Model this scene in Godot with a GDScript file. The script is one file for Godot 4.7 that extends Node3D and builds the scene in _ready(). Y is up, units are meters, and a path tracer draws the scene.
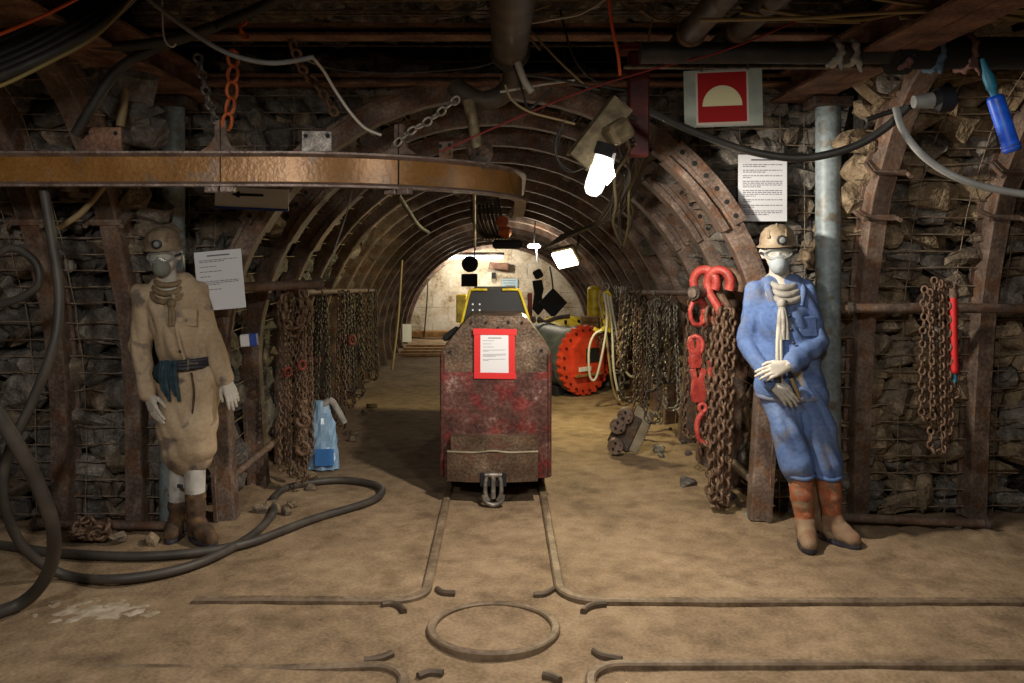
extends Node3D
# Underground mine junction: a haulage tunnel with a locomotive, seen from a cross gallery.

const EYE := 1.65          # camera height
const FOC := 860.0         # focal length in pixels of a 1024 x 683 frame
const VX := 501.0          # lens axis in the frame
const VY := 250.0

var rng := RandomNumberGenerator.new()
var M := {}
var used := {}

# ---------------------------------------------------------------- geometry collector
class MB:
	var v := PackedVector3Array()
	var n := PackedVector3Array()
	var uv := PackedVector2Array()
	var col := PackedColorArray()

	func tri(a: Vector3, b: Vector3, c: Vector3) -> void:      # counter-clockwise from outside
		var nn := (b - a).cross(c - a)
		if nn.length_squared() < 1e-16:
			return
		nn = nn.normalized()
		v.append(a); v.append(c); v.append(b)
		n.append(nn); n.append(nn); n.append(nn)

	func quad(a: Vector3, b: Vector3, c: Vector3, d: Vector3) -> void:
		tri(a, b, c)
		tri(a, c, d)

	func trin(a: Vector3, b: Vector3, c: Vector3, na: Vector3, nb: Vector3, nc: Vector3) -> void:
		v.append(a); v.append(c); v.append(b)
		n.append(na); n.append(nc); n.append(nb)

	func quadn(a: Vector3, b: Vector3, c: Vector3, d: Vector3, na: Vector3, nb: Vector3, nc: Vector3, nd: Vector3) -> void:
		trin(a, b, c, na, nb, nc)
		trin(a, c, d, na, nc, nd)

	func quaduv(a: Vector3, b: Vector3, c: Vector3, d: Vector3) -> void:   # a lower left, b lower right, c upper right, d upper left
		tri(a, b, c)
		uv.append_array(PackedVector2Array([Vector2(0, 1), Vector2(1, 0), Vector2(1, 1)]))
		tri(a, c, d)
		uv.append_array(PackedVector2Array([Vector2(0, 1), Vector2(0, 0), Vector2(1, 0)]))

	func box(x: Transform3D, size: Vector3, bev := 0.0) -> void:
		var h := size * 0.5
		var b := minf(bev, minf(h.x, minf(h.y, h.z)) * 0.9)
		if b <= 0.0:
			for ax in 3:
				for s in [-1.0, 1.0]:
					var p := []
					for k in [[-1, -1], [1, -1], [1, 1], [-1, 1]]:
						var q := Vector3()
						q[ax] = s * h[ax]
						q[(ax + 1) % 3] = k[0] * h[(ax + 1) % 3] * s
						q[(ax + 2) % 3] = k[1] * h[(ax + 2) % 3]
						p.append(x * q)
					quad(p[0], p[1], p[2], p[3])
			return
		hull(x, h, b, null, 0.0)

	# chamfered box; with a generator each corner is moved, which makes a rough stone
	func hull(x: Transform3D, h: Vector3, b: float, r: RandomNumberGenerator, jit: float) -> void:
		var c := {}
		for sx in [-1, 1]:
			for sy in [-1, 1]:
				for sz in [-1, 1]:
					var o := Vector3.ZERO
					var bb := Vector3(b, b, b)
					if r:
						o = Vector3(r.randf_range(-1, 1) * h.x, r.randf_range(-1, 1) * h.y, r.randf_range(-1, 1) * h.z) * jit
						bb = Vector3(h.x * r.randf_range(0.25, 0.75), h.y * r.randf_range(0.25, 0.75), h.z * r.randf_range(0.3, 0.8))
					var base := Vector3(sx * h.x, sy * h.y, sz * h.z) + o
					for ax in 3:
						var q := base
						for a2 in 3:
							if a2 != ax:
								q[a2] -= [sx, sy, sz][a2] * bb[a2]
						c[[sx, sy, sz, ax]] = x * q
		for ax in 3:
			var a1 := (ax + 1) % 3
			var a2 := (ax + 2) % 3
			for s in [-1, 1]:
				var p := []
				for k in [[-1, -1], [1, -1], [1, 1], [-1, 1]]:
					var key := [0, 0, 0, ax]
					key[ax] = s
					key[a1] = k[0] * s
					key[a2] = k[1]
					p.append(c[key])
				quad(p[0], p[1], p[2], p[3])
		for ax in 3:                                            # edges along ax
			var a1 := (ax + 1) % 3
			var a2 := (ax + 2) % 3
			for s1 in [-1, 1]:
				for s2 in [-1, 1]:
					var kk := [0, 0, 0, 0]
					kk[a1] = s1
					kk[a2] = s2
					var lo1 := kk.duplicate(); lo1[ax] = -1; lo1[3] = a1
					var lo2 := kk.duplicate(); lo2[ax] = -1; lo2[3] = a2
					var hi1 := kk.duplicate(); hi1[ax] = 1; hi1[3] = a1
					var hi2 := kk.duplicate(); hi2[ax] = 1; hi2[3] = a2
					if s1 * s2 > 0:
						quad(c[lo1], c[lo2], c[hi2], c[hi1])
					else:
						quad(c[lo1], c[hi1], c[hi2], c[lo2])
		for sx in [-1, 1]:
			for sy in [-1, 1]:
				for sz in [-1, 1]:
					if sx * sy * sz > 0:
						tri(c[[sx, sy, sz, 0]], c[[sx, sy, sz, 1]], c[[sx, sy, sz, 2]])
					else:
						tri(c[[sx, sy, sz, 0]], c[[sx, sy, sz, 2]], c[[sx, sy, sz, 1]])

	func tube(pts: PackedVector3Array, r: float, sides := 8, closed := false, r_end := -1.0) -> void:
		var m := pts.size()
		if m < 2:
			return
		var rings := []
		var norms := []
		var up := Vector3.UP
		var t0 := (pts[1] - pts[0]).normalized()
		if absf(t0.dot(up)) > 0.9:
			up = Vector3.RIGHT
		var side := t0.cross(up).normalized()
		for i in m:
			var t: Vector3
			if closed:
				t = (pts[(i + 1) % m] - pts[(i + m - 1) % m]).normalized()
			else:
				t = (pts[mini(i + 1, m - 1)] - pts[maxi(i - 1, 0)]).normalized()
			side = (side - t * side.dot(t)).normalized()
			var bn := t.cross(side)
			var rr := r if r_end < 0.0 else lerpf(r, r_end, float(i) / (m - 1))
			var ring := PackedVector3Array()
			var nr := PackedVector3Array()
			for k in sides:
				var a := TAU * k / sides
				var d := side * cos(a) + bn * sin(a)
				ring.append(pts[i] + d * rr)
				nr.append(d)
			rings.append(ring)
			norms.append(nr)
		for i in (m if closed else m - 1):
			var j := (i + 1) % m
			for k in sides:
				var l := (k + 1) % sides
				quadn(rings[i][k], rings[i][l], rings[j][l], rings[j][k], norms[i][k], norms[i][l], norms[j][l], norms[j][k])
		if not closed:
			for k in range(1, sides - 1):
				tri(rings[0][0], rings[0][k + 1], rings[0][k])
				tri(rings[m - 1][0], rings[m - 1][k], rings[m - 1][k + 1])

	# profile (counter-clockwise) swept along frames whose z axis is the path
	func sweep(fr: Array, prof: PackedVector2Array, caps := true) -> void:
		var m := prof.size()
		for i in fr.size() - 1:
			var a: Transform3D = fr[i]
			var b: Transform3D = fr[i + 1]
			for k in m:
				var p := prof[k]
				var q := prof[(k + 1) % m]
				var e := q - p
				var nn := Vector3(e.y, -e.x, 0).normalized()
				var na := (a.basis * nn).normalized()
				var nb := (b.basis * nn).normalized()
				quadn(a * Vector3(p.x, p.y, 0), a * Vector3(q.x, q.y, 0), b * Vector3(q.x, q.y, 0), b * Vector3(p.x, p.y, 0), na, na, nb, nb)
		if caps:
			var ix := Geometry2D.triangulate_polygon(prof)
			for end in 2:
				var f: Transform3D = fr[0] if end == 0 else fr[fr.size() - 1]
				for t in range(0, ix.size(), 3):
					var a := prof[ix[t]]
					var b := prof[ix[t + 1]]
					var c := prof[ix[t + 2]]
					var flip := ((b - a).cross(c - a) > 0.0) == (end == 0)
					if flip:
						tri(f * Vector3(a.x, a.y, 0), f * Vector3(c.x, c.y, 0), f * Vector3(b.x, b.y, 0))
					else:
						tri(f * Vector3(a.x, a.y, 0), f * Vector3(b.x, b.y, 0), f * Vector3(c.x, c.y, 0))

	func prism(poly: PackedVector2Array, depth: float, x: Transform3D) -> void:   # outline in x y, thickness along z
		var p := poly
		if not Geometry2D.is_polygon_clockwise(p):
			pass
		else:
			p = poly.duplicate()
			p.reverse()
		sweep([x * Transform3D(Basis(), Vector3(0, 0, -depth * 0.5)), x * Transform3D(Basis(), Vector3(0, 0, depth * 0.5))], p)

	# profile of (radius, height) points from bottom to top turned about y
	func lathe(prof: PackedVector2Array, sides: int, x: Transform3D, smooth := true, sx := 1.0, sz := 1.0) -> void:
		var m := prof.size()
		var nrm := PackedVector2Array()
		for i in m:
			var a := prof[maxi(i - 1, 0)]
			var b := prof[mini(i + 1, m - 1)]
			var e := (b - a)
			nrm.append(Vector2(e.y, -e.x).normalized())
		for i in m - 1:
			var e2 := prof[i + 1] - prof[i]
			var fn := Vector2(e2.y, -e2.x).normalized()
			var n0 := nrm[i] if smooth else fn
			var n1 := nrm[i + 1] if smooth else fn
			for k in sides:
				var a0 := TAU * k / sides
				var a1 := TAU * (k + 1) / sides
				var d0 := Vector3(cos(a0), 0, -sin(a0))
				var d1 := Vector3(cos(a1), 0, -sin(a1))
				var sc := Vector3(sx, 1, sz)
				var P := func(d: Vector3, q: Vector2) -> Vector3: return x * ((d * q.x + Vector3.UP * q.y) * sc)
				var N := func(d: Vector3, q: Vector2) -> Vector3: return (x.basis * ((d * q.x + Vector3.UP * q.y) / sc)).normalized()
				quadn(P.call(d0, prof[i]), P.call(d1, prof[i]), P.call(d1, prof[i + 1]), P.call(d0, prof[i + 1]), N.call(d0, n0), N.call(d1, n0), N.call(d1, n1), N.call(d0, n1))

	func cyl(a: Vector3, b: Vector3, r: float, sides := 12, r2 := -1.0) -> void:
		tube(PackedVector3Array([a, b]), r, sides, false, r2)

	func ball(c: Vector3, r: Vector3, sides := 12, basis := Basis()) -> void:
		var pr := PackedVector2Array()
		var m := maxi(sides / 2, 4)
		for i in m + 1:
			var a := -PI / 2 + PI * i / m
			pr.append(Vector2(cos(a), sin(a)))
		lathe(pr, sides, Transform3D(basis * Basis.from_scale(r), c))

	func add(o: MB) -> void:
		v.append_array(o.v)
		n.append_array(o.n)

	func mesh() -> ArrayMesh:
		var arr := []
		arr.resize(Mesh.ARRAY_MAX)
		arr[Mesh.ARRAY_VERTEX] = v
		arr[Mesh.ARRAY_NORMAL] = n
		if uv.size() == v.size():
			arr[Mesh.ARRAY_TEX_UV] = uv
		if col.size() == v.size():
			arr[Mesh.ARRAY_COLOR] = col
		var am := ArrayMesh.new()
		am.add_surface_from_arrays(Mesh.PRIMITIVE_TRIANGLES, arr)
		return am

# ---------------------------------------------------------------- node helpers
func numbered(called: String) -> String:
	if not used.has(called):
		used[called] = 0
		return called
	used[called] += 1
	return "%s_%03d" % [called, used[called]]

func thing(called: String, label: String, category: String, at := Vector3.ZERO, group := "") -> Node3D:
	var o := Node3D.new()
	o.name = numbered(called)
	add_child(o)
	o.position = at
	return tag(o, label, category, group)

func tag(o: Node3D, label: String, category: String, group := "") -> Node3D:
	o.set_meta("label", label)
	o.set_meta("category", category)
	if group:
		o.set_meta("group", group)
	return o

func put(called: String, mesh, mat: Material, parent: Node3D = null) -> MeshInstance3D:
	var o := MeshInstance3D.new()
	o.mesh = mesh.mesh() if mesh is MB else mesh
	o.material_override = mat
	if parent == null:
		o.name = numbered(called)
		add_child(o)
	else:
		o.name = called
		parent.add_child(o, true)
	return o

func struct(called: String, mesh, mat: Material) -> MeshInstance3D:
	var o := put(called, mesh, mat)
	o.set_meta("kind", "structure")
	return o

func stuff(o: Node3D) -> Node3D:
	o.set_meta("kind", "stuff")
	return o

# a spot in the place from where it lies in the frame and how deep it stands
func W(px: float, py: float, d: float) -> Vector3:
	return Vector3((px - VX) * d / FOC, EYE - (py - VY) * d / FOC, -d)

func F(px: float, py: float, lift := 0.0) -> Vector3:      # a spot on the floor
	var d := (EYE - lift) * FOC / (py - VY)
	return Vector3((px - VX) * d / FOC, lift, -d)

func spline(p: Array, seg := 6) -> PackedVector3Array:
	var out := PackedVector3Array()
	for i in p.size() - 1:
		var a: Vector3 = p[maxi(i - 1, 0)]
		var b: Vector3 = p[i]
		var c: Vector3 = p[i + 1]
		var d: Vector3 = p[mini(i + 2, p.size() - 1)]
		for k in seg:
			out.append(b.cubic_interpolate(c, a, d, float(k) / seg))
	out.append(p[p.size() - 1])
	return out

func loc(p: PackedVector3Array, o: Vector3) -> PackedVector3Array:
	var r := PackedVector3Array()
	for q in p:
		r.append(q - o)
	return r

func facing(z: Vector3, up := Vector3.UP) -> Basis:            # basis whose z axis is the given direction
	z = z.normalized()
	if absf(z.dot(up)) > 0.98:
		up = Vector3.RIGHT
	var x := up.cross(z).normalized()
	return Basis(x, z.cross(x), z)

# ---------------------------------------------------------------- textures and materials
func noise_bytes(size: int, freq: float, oct: int, sd: int, kind := FastNoiseLite.TYPE_SIMPLEX_SMOOTH, gain := 0.5) -> PackedByteArray:
	var f := FastNoiseLite.new()
	f.noise_type = kind
	f.seed = sd
	f.frequency = freq
	f.fractal_octaves = oct
	f.fractal_gain = gain
	var im := f.get_seamless_image(size, size)
	im.convert(Image.FORMAT_L8)
	return im.get_data()

func lut(stops: Array) -> Gradient:
	var g := Gradient.new()
	var off := PackedFloat32Array()
	var cs := PackedColorArray()
	for s in stops:
		off.append(s[0])
		cs.append(Color8(s[1], s[2], s[3]))
	g.offsets = off
	g.colors = cs
	return g

# layers: [weight, frequency, octaves]; second: spots of another ramp over it where a second noise is high
func texture(size: int, layers: Array, stops: Array, sd: int, over := [], over_from := 0.6, over_freq := 0.01, over_soft := 0.08, over_oct := 5) -> ImageTexture:
	var acc := PackedFloat32Array()
	acc.resize(size * size)
	var k := 0
	for l in layers:
		var b := noise_bytes(size, l[1], l[2], sd + k * 7)
		k += 1
		for i in acc.size():
			acc[i] += (b[i] / 255.0 - 0.5) * l[0]
	var g := lut(stops)
	var g2: Gradient = lut(over) if over.size() else null
	var b2 := noise_bytes(size, over_freq, over_oct, sd + 99) if g2 else PackedByteArray()
	var t1 := []
	var t2 := []
	for i in 256:
		t1.append(g.sample(i / 255.0))
		if g2:
			t2.append(g2.sample(i / 255.0))
	var out := PackedByteArray()
	out.resize(size * size * 3)
	for i in acc.size():
		var q := clampi(int((acc[i] + 0.5) * 255.0), 0, 255)
		var c: Color = t1[q]
		if g2:
			var w := clampf((b2[i] / 255.0 - over_from) / over_soft, 0.0, 1.0)
			if w > 0.0:
				c = c.lerp(t2[q], w)
		out[i * 3] = int(c.r * 255.0)
		out[i * 3 + 1] = int(c.g * 255.0)
		out[i * 3 + 2] = int(c.b * 255.0)
	return ImageTexture.create_from_image(Image.create_from_data(size, size, false, Image.FORMAT_RGB8, out))

func relief(size: int, freq: float, oct: int, sd: int, gain := 0.55, kind := FastNoiseLite.TYPE_SIMPLEX_SMOOTH) -> ImageTexture:
	return ImageTexture.create_from_image(Image.create_from_data(size, size, false, Image.FORMAT_L8, noise_bytes(size, freq, oct, sd, kind, gain)))

func surf(tex, scale: float, rough := 0.9, metal := 0.0, bump = null, bump_cm := 0.4, tint := Color.WHITE, spec := 0.5) -> StandardMaterial3D:
	var m := StandardMaterial3D.new()
	m.albedo_color = tint
	if tex:
		m.albedo_texture = tex
	m.roughness = rough
	m.metallic = metal
	m.metallic_specular = spec
	m.uv1_triplanar = true
	m.uv1_world_triplanar = true
	m.uv1_scale = Vector3(scale, scale, scale)
	if bump:
		m.heightmap_enabled = true
		m.heightmap_texture = bump
		m.heightmap_scale = bump_cm
	return m

func plain(r: int, g: int, b: int, rough := 0.8, metal := 0.0) -> StandardMaterial3D:
	var m := StandardMaterial3D.new()
	m.albedo_color = Color8(r, g, b)
	m.roughness = rough
	m.metallic = metal
	return m

func glow(c: Color, e: float) -> StandardMaterial3D:
	var m := StandardMaterial3D.new()
	m.albedo_color = Color.WHITE
	m.emission_enabled = true
	m.emission = c
	m.emission_energy_multiplier = e
	return m

func make_materials() -> void:
	var bump_rock := relief(512, 0.02, 6, 5, 0.6)
	var bump_fine := relief(512, 0.06, 4, 8, 0.6)
	var bump_cloth := relief(512, 0.012, 5, 21, 0.55)
	var bump_dirt := relief(1024, 0.02, 7, 31, 0.62)
	M.dirt = surf(texture(1024, [[0.45, 0.004, 4], [0.4, 0.02, 4], [0.4, 0.14, 3]], [[0.0, 84, 68, 50], [0.3, 122, 102, 78], [0.55, 145, 123, 96], [0.8, 162, 140, 112], [1.0, 188, 168, 142]], 11, [[0.0, 78, 62, 46], [0.5, 118, 98, 74], [1.0, 152, 130, 104]], 0.6, 0.008, 0.25), 0.3, 0.95, 0.0, bump_dirt, 0.8)
	# stones of the backfill
	var st := [
		[[0.0, 62, 58, 54], [0.4, 104, 99, 92], [0.7, 138, 132, 123], [1.0, 178, 171, 160]],
		[[0.0, 60, 52, 43], [0.4, 100, 88, 74], [0.7, 132, 118, 100], [1.0, 168, 153, 132]],
		[[0.0, 48, 45, 42], [0.4, 78, 74, 70], [0.7, 108, 103, 97], [1.0, 150, 145, 138]],
		[[0.0, 78, 66, 50], [0.4, 118, 102, 80], [0.7, 150, 132, 106], [1.0, 184, 166, 138]]]
	M.stone = []
	for i in 4:
		M.stone.append(surf(texture(512, [[1.0, 0.012, 5], [0.5, 0.07, 3]], st[i], 40 + i), 1.3, 0.92, 0.0, bump_rock, 2.0))
	M.rock = surf(texture(512, [[1.1, 0.015, 6], [0.4, 0.08, 3]], [[0.0, 22, 20, 18], [0.5, 48, 43, 38], [1.0, 86, 78, 68]], 60), 0.8, 0.95, 0.0, bump_rock, 5.0)
	# metals
	M.arch = surf(texture(512, [[0.8, 0.01, 5], [0.6, 0.08, 3]], [[0.0, 58, 48, 42], [0.4, 98, 82, 72], [0.7, 125, 107, 95], [1.0, 156, 139, 125]], 70, [[0.0, 72, 49, 35], [0.6, 112, 83, 62], [1.0, 146, 115, 92]], 0.58, 0.012, 0.15), 0.9, 0.7, 0.1, bump_fine, 0.2)
	M.arch_dark = surf(texture(512, [[0.9, 0.01, 5], [0.6, 0.08, 3]], [[0.0, 36, 32, 30], [0.4, 66, 58, 52], [0.7, 92, 82, 74], [1.0, 128, 116, 104]], 72, [[0.0, 50, 36, 26], [0.6, 86, 64, 48], [1.0, 120, 96, 74]], 0.55, 0.012), 0.9, 0.7, 0.15, bump_fine, 0.25)
	M.beam = surf(texture(512, [[0.9, 0.008, 5], [0.6, 0.08, 3]], [[0.0, 60, 40, 30], [0.4, 104, 74, 58], [0.7, 132, 98, 78], [1.0, 158, 126, 104]], 74), 0.9, 0.75, 0.1, bump_fine, 0.2)
	M.mono = surf(texture(512, [[0.5, 0.006, 4], [0.4, 0.1, 3]], [[0.0, 96, 64, 30], [0.4, 130, 90, 42], [0.7, 150, 108, 58], [1.0, 178, 140, 96]], 76, [[0.0, 96, 74, 56], [1.0, 156, 128, 102]], 0.6, 0.012, 0.2), 0.9, 0.36, 0.2, bump_fine, 0.12)
	M.mono_edge = surf(texture(512, [[0.8, 0.012, 5], [0.5, 0.1, 3]], [[0.0, 70, 58, 52], [0.5, 128, 112, 104], [1.0, 170, 156, 146]], 77), 1.1, 0.5, 0.4, bump_fine, 0.2)
	M.zinc = surf(texture(512, [[0.6, 0.012, 5], [0.5, 0.06, 3]], [[0.0, 92, 102, 106], [0.4, 124, 137, 141], [0.7, 146, 160, 164], [1.0, 184, 196, 198]], 78, [[0.0, 84, 76, 66], [1.0, 146, 136, 122]], 0.7, 0.012), 0.9, 0.5, 0.1, bump_fine, 0.1)
	M.steel = surf(texture(512, [[0.9, 0.02, 4], [0.6, 0.1, 3]], [[0.0, 70, 66, 62], [0.5, 118, 112, 106], [1.0, 168, 160, 152]], 79), 1.5, 0.5, 0.5, bump_fine, 0.1)
	M.wire = surf(texture(256, [[1.0, 0.03, 4]], [[0.0, 92, 80, 66], [0.5, 140, 124, 106], [1.0, 176, 162, 144]], 80), 2.0, 0.6, 0.2)
	M.chain = surf(texture(256, [[0.9, 0.03, 4], [0.5, 0.12, 2]], [[0.0, 62, 46, 36], [0.5, 110, 86, 68], [1.0, 150, 124, 102]], 81), 3.0, 0.6, 0.3, bump_fine, 0.1)
	M.chain_rust = surf(texture(256, [[0.9, 0.03, 4], [0.5, 0.12, 2]], [[0.0, 62, 46, 35], [0.5, 106, 82, 63], [1.0, 146, 118, 95]], 82), 3.0, 0.65, 0.2, bump_fine, 0.1)
	M.red_dull = surf(texture(256, [[0.9, 0.02, 4]], [[0.0, 70, 32, 26], [0.5, 124, 50, 42], [1.0, 150, 84, 74]], 182), 2.0, 0.6)
	M.chain_dark = surf(texture(256, [[0.9, 0.03, 4], [0.5, 0.12, 2]], [[0.0, 40, 36, 32], [0.5, 78, 70, 60], [1.0, 122, 112, 98]], 83), 3.0, 0.55, 0.4, bump_fine, 0.1)
	M.chain_bright = surf(texture(256, [[0.9, 0.03, 4]], [[0.0, 104, 98, 88], [0.5, 150, 144, 132], [1.0, 190, 184, 172]], 84), 3.0, 0.45, 0.5)
	M.red = surf(texture(256, [[0.9, 0.015, 5], [0.5, 0.1, 3]], [[0.0, 104, 38, 32], [0.35, 164, 58, 50], [0.7, 188, 78, 68], [1.0, 204, 132, 120]], 85), 2.0, 0.5, 0.0, bump_fine, 0.15)
	M.orange = surf(texture(256, [[0.9, 0.02, 4]], [[0.0, 130, 60, 26], [0.5, 190, 92, 44], [1.0, 222, 140, 92]], 86), 2.5, 0.6, 0.1)
	M.machine_red = surf(texture(256, [[0.9, 0.015, 5]], [[0.0, 150, 44, 26], [0.4, 206, 66, 40], [1.0, 226, 92, 62]], 87), 1.5, 0.45)
	M.maroon = surf(texture(256, [[0.9, 0.015, 5]], [[0.0, 44, 14, 14], [0.5, 86, 24, 24], [1.0, 122, 42, 38]], 88), 1.5, 0.6)
	M.yellow = surf(texture(256, [[0.9, 0.02, 4]], [[0.0, 120, 100, 16], [0.4, 206, 178, 30], [1.0, 232, 214, 70]], 89), 2.0, 0.5)
	M.blue = surf(texture(256, [[0.8, 0.02, 4]], [[0.0, 14, 56, 160], [0.5, 26, 88, 214], [1.0, 56, 124, 228]], 90), 2.0, 0.4)
	# locomotive paint: dark worn plate with red left in patches
	M.loco = surf(texture(1024, [[0.6, 0.005, 5], [0.6, 0.03, 4], [0.6, 0.14, 2]], [[0.0, 44, 28, 26], [0.35, 76, 48, 43], [0.6, 96, 64, 58], [0.85, 124, 92, 85], [1.0, 180, 164, 158]], 91, [[0.0, 74, 26, 25], [0.5, 112, 42, 40], [1.0, 150, 86, 80]], 0.5, 0.006, 0.3), 0.8, 0.42, 0.15, bump_fine, 0.3)
	M.loco_plate = surf(texture(512, [[0.8, 0.008, 5], [0.6, 0.09, 3]], [[0.0, 50, 39, 30], [0.4, 84, 68, 54], [0.7, 108, 90, 74], [1.0, 150, 132, 114]], 192, [[0.0, 64, 44, 34], [1.0, 122, 92, 74]], 0.58, 0.012, 0.2), 0.9, 0.45, 0.2, bump_fine, 0.3)
	M.loco_dark = surf(texture(512, [[0.9, 0.008, 5], [0.5, 0.09, 3]], [[0.0, 46, 36, 28], [0.4, 78, 63, 50], [0.7, 104, 87, 71], [1.0, 142, 124, 106]], 92, [[0.0, 74, 30, 26], [1.0, 130, 70, 62]], 0.62, 0.012), 0.9, 0.55, 0.2, bump_fine, 0.3)
	M.black = plain(20, 21, 24, 0.55)
	M.black_soft = plain(26, 26, 27, 0.9)
	M.rubber = surf(texture(256, [[0.9, 0.02, 5]], [[0.0, 22, 21, 20], [0.5, 38, 36, 34], [1.0, 74, 68, 60]], 93), 1.2, 0.6)
	M.hose = surf(texture(256, [[0.9, 0.015, 5]], [[0.0, 40, 38, 36], [0.5, 66, 62, 58], [1.0, 104, 96, 84]], 94), 1.2, 0.55)
	M.cable_grey = surf(texture(256, [[0.8, 0.02, 4]], [[0.0, 88, 88, 86], [0.5, 128, 129, 127], [1.0, 160, 160, 156]], 95), 1.5, 0.5)
	M.cable_pale = plain(176, 172, 160, 0.5)
	M.cable_tan = plain(142, 124, 88, 0.6)
	M.cable_orange = plain(196, 84, 34, 0.5)
	M.cable_olive = plain(112, 98, 54, 0.6)
	M.cable_olive_dark = plain(78, 68, 42, 0.6)
	M.rope_red = plain(120, 34, 32, 0.8)
	# cloth and figures
	M.cloth_beige = surf(texture(512, [[0.6, 0.006, 5], [0.4, 0.08, 3]], [[0.0, 128, 110, 86], [0.35, 172, 151, 123], [0.65, 190, 170, 142], [1.0, 208, 191, 166]], 100, [[0.0, 72, 66, 66], [1.0, 124, 112, 104]], 0.7, 0.009, 0.12), 0.9, 0.95, 0.0, bump_cloth, 0.25)
	M.cloth_blue = surf(texture(512, [[0.6, 0.006, 5], [0.4, 0.08, 3]], [[0.0, 54, 74, 114], [0.35, 80, 105, 154], [0.65, 102, 127, 174], [1.0, 150, 164, 192]], 102, [[0.0, 84, 86, 98], [1.0, 134, 136, 148]], 0.64, 0.008, 0.2), 0.9, 0.95, 0.0, bump_cloth, 0.25)
	M.cloth_scarf = surf(texture(256, [[0.9, 0.02, 4]], [[0.0, 108, 105, 98], [0.5, 160, 156, 148], [1.0, 192, 188, 180]], 104), 2.0, 0.95, 0.0, bump_cloth, 0.6)
	M.cloth_olive = surf(texture(256, [[0.9, 0.02, 4]], [[0.0, 84, 72, 54], [0.5, 130, 112, 86], [1.0, 160, 142, 114]], 105), 2.0, 0.95, 0.0, bump_cloth, 0.6)
	M.plaster = surf(texture(256, [[0.9, 0.012, 5]], [[0.0, 142, 134, 122], [0.4, 186, 180, 168], [1.0, 212, 207, 196]], 106), 2.0, 0.6)
	M.glove = surf(texture(256, [[0.9, 0.02, 5]], [[0.0, 150, 132, 100], [0.4, 204, 190, 160], [1.0, 226, 216, 194]], 107), 3.0, 0.8)
	M.boot_rust = surf(texture(512, [[0.9, 0.012, 5], [0.5, 0.06, 3]], [[0.0, 92, 48, 30], [0.4, 148, 82, 52], [0.7, 172, 104, 70], [1.0, 180, 140, 108]], 108, [[0.0, 100, 80, 60], [1.0, 166, 142, 114]], 0.55, 0.01, 0.15), 1.6, 0.7)
	M.boot_mix = surf(texture(256, [[0.9, 0.015, 5]], [[0.0, 96, 76, 58], [0.5, 142, 118, 92], [1.0, 172, 150, 122]], 209, [[0.0, 100, 58, 40], [1.0, 160, 108, 78]], 0.52, 0.012, 0.2), 1.6, 0.85)
	M.boot_dust = surf(texture(256, [[0.9, 0.015, 5]], [[0.0, 88, 72, 56], [0.5, 136, 114, 90], [1.0, 170, 148, 120]], 109), 2.0, 0.9)
	M.boot_old = surf(texture(256, [[0.9, 0.02, 5]], [[0.0, 40, 32, 26], [0.5, 84, 64, 46], [1.0, 146, 108, 66]], 110), 2.5, 0.85)
	M.helmet = surf(texture(256, [[0.9, 0.012, 5], [0.5, 0.06, 3]], [[0.0, 84, 72, 56], [0.4, 132, 116, 94], [1.0, 170, 154, 130]], 111), 2.5, 0.55)
	M.leather = surf(texture(256, [[0.9, 0.02, 4]], [[0.0, 26, 26, 32], [0.5, 50, 50, 60], [1.0, 86, 84, 92]], 112), 3.0, 0.5)
	M.glove_teal = surf(texture(256, [[0.9, 0.02, 4]], [[0.0, 24, 40, 48], [0.5, 44, 68, 80], [1.0, 86, 108, 118]], 113), 3.0, 0.9)
	M.mask = plain(152, 162, 168, 0.85)
	M.mask_grey = plain(120, 124, 116, 0.8)
	M.white_sock = surf(texture(256, [[0.9, 0.015, 5]], [[0.0, 130, 124, 114], [0.4, 184, 182, 176], [1.0, 206, 205, 200]], 114), 2.0, 0.9)
	# the rest
	M.white_wall = surf(texture(512, [[0.9, 0.008, 6], [0.5, 0.06, 3]], [[0.0, 132, 112, 84], [0.3, 190, 176, 152], [0.6, 214, 203, 184], [1.0, 228, 222, 208]], 115), 0.5, 0.9, 0.0, bump_rock, 1.0)
	M.chalk = surf(texture(256, [[0.9, 0.02, 5]], [[0.0, 140, 124, 102], [0.5, 170, 156, 136], [1.0, 200, 192, 178]], 216), 2.0, 0.95)
	M.wood = surf(texture(512, [[0.9, 0.012, 5], [0.5, 0.08, 3]], [[0.0, 90, 64, 36], [0.4, 142, 106, 62], [1.0, 186, 150, 100]], 116), 1.0, 0.85, 0.0, bump_fine, 0.3)
	M.grey_machine = surf(texture(256, [[0.9, 0.012, 5]], [[0.0, 60, 66, 66], [0.5, 98, 104, 104], [1.0, 142, 146, 144]], 117), 1.5, 0.5, 0.2)
	M.sign_back = surf(texture(256, [[0.8, 0.012, 5]], [[0.0, 110, 118, 108], [0.5, 146, 154, 142], [1.0, 172, 178, 166]], 118), 1.5, 0.6)
	M.sign_red = plain(150, 14, 16, 0.9)
	M.sign_pale = plain(206, 200, 156, 0.6)
	M.white = plain(222, 224, 226, 0.6)
	M.sign_blue = plain(40, 72, 160, 0.5)
	M.tape_red = plain(206, 44, 46, 0.45)
	M.plastic_blue = plain(70, 130, 205, 0.35)
	M.lamp_metal = surf(texture(256, [[0.9, 0.02, 5]], [[0.0, 74, 64, 46], [0.5, 126, 112, 84], [1.0, 170, 158, 128]], 119), 2.5, 0.6, 0.2, bump_fine, 0.2)
	M.glass = plain(190, 205, 205, 0.08)
	M.glass.transparency = BaseMaterial3D.TRANSPARENCY_ALPHA
	M.glass.albedo_color.a = 0.18

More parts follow.
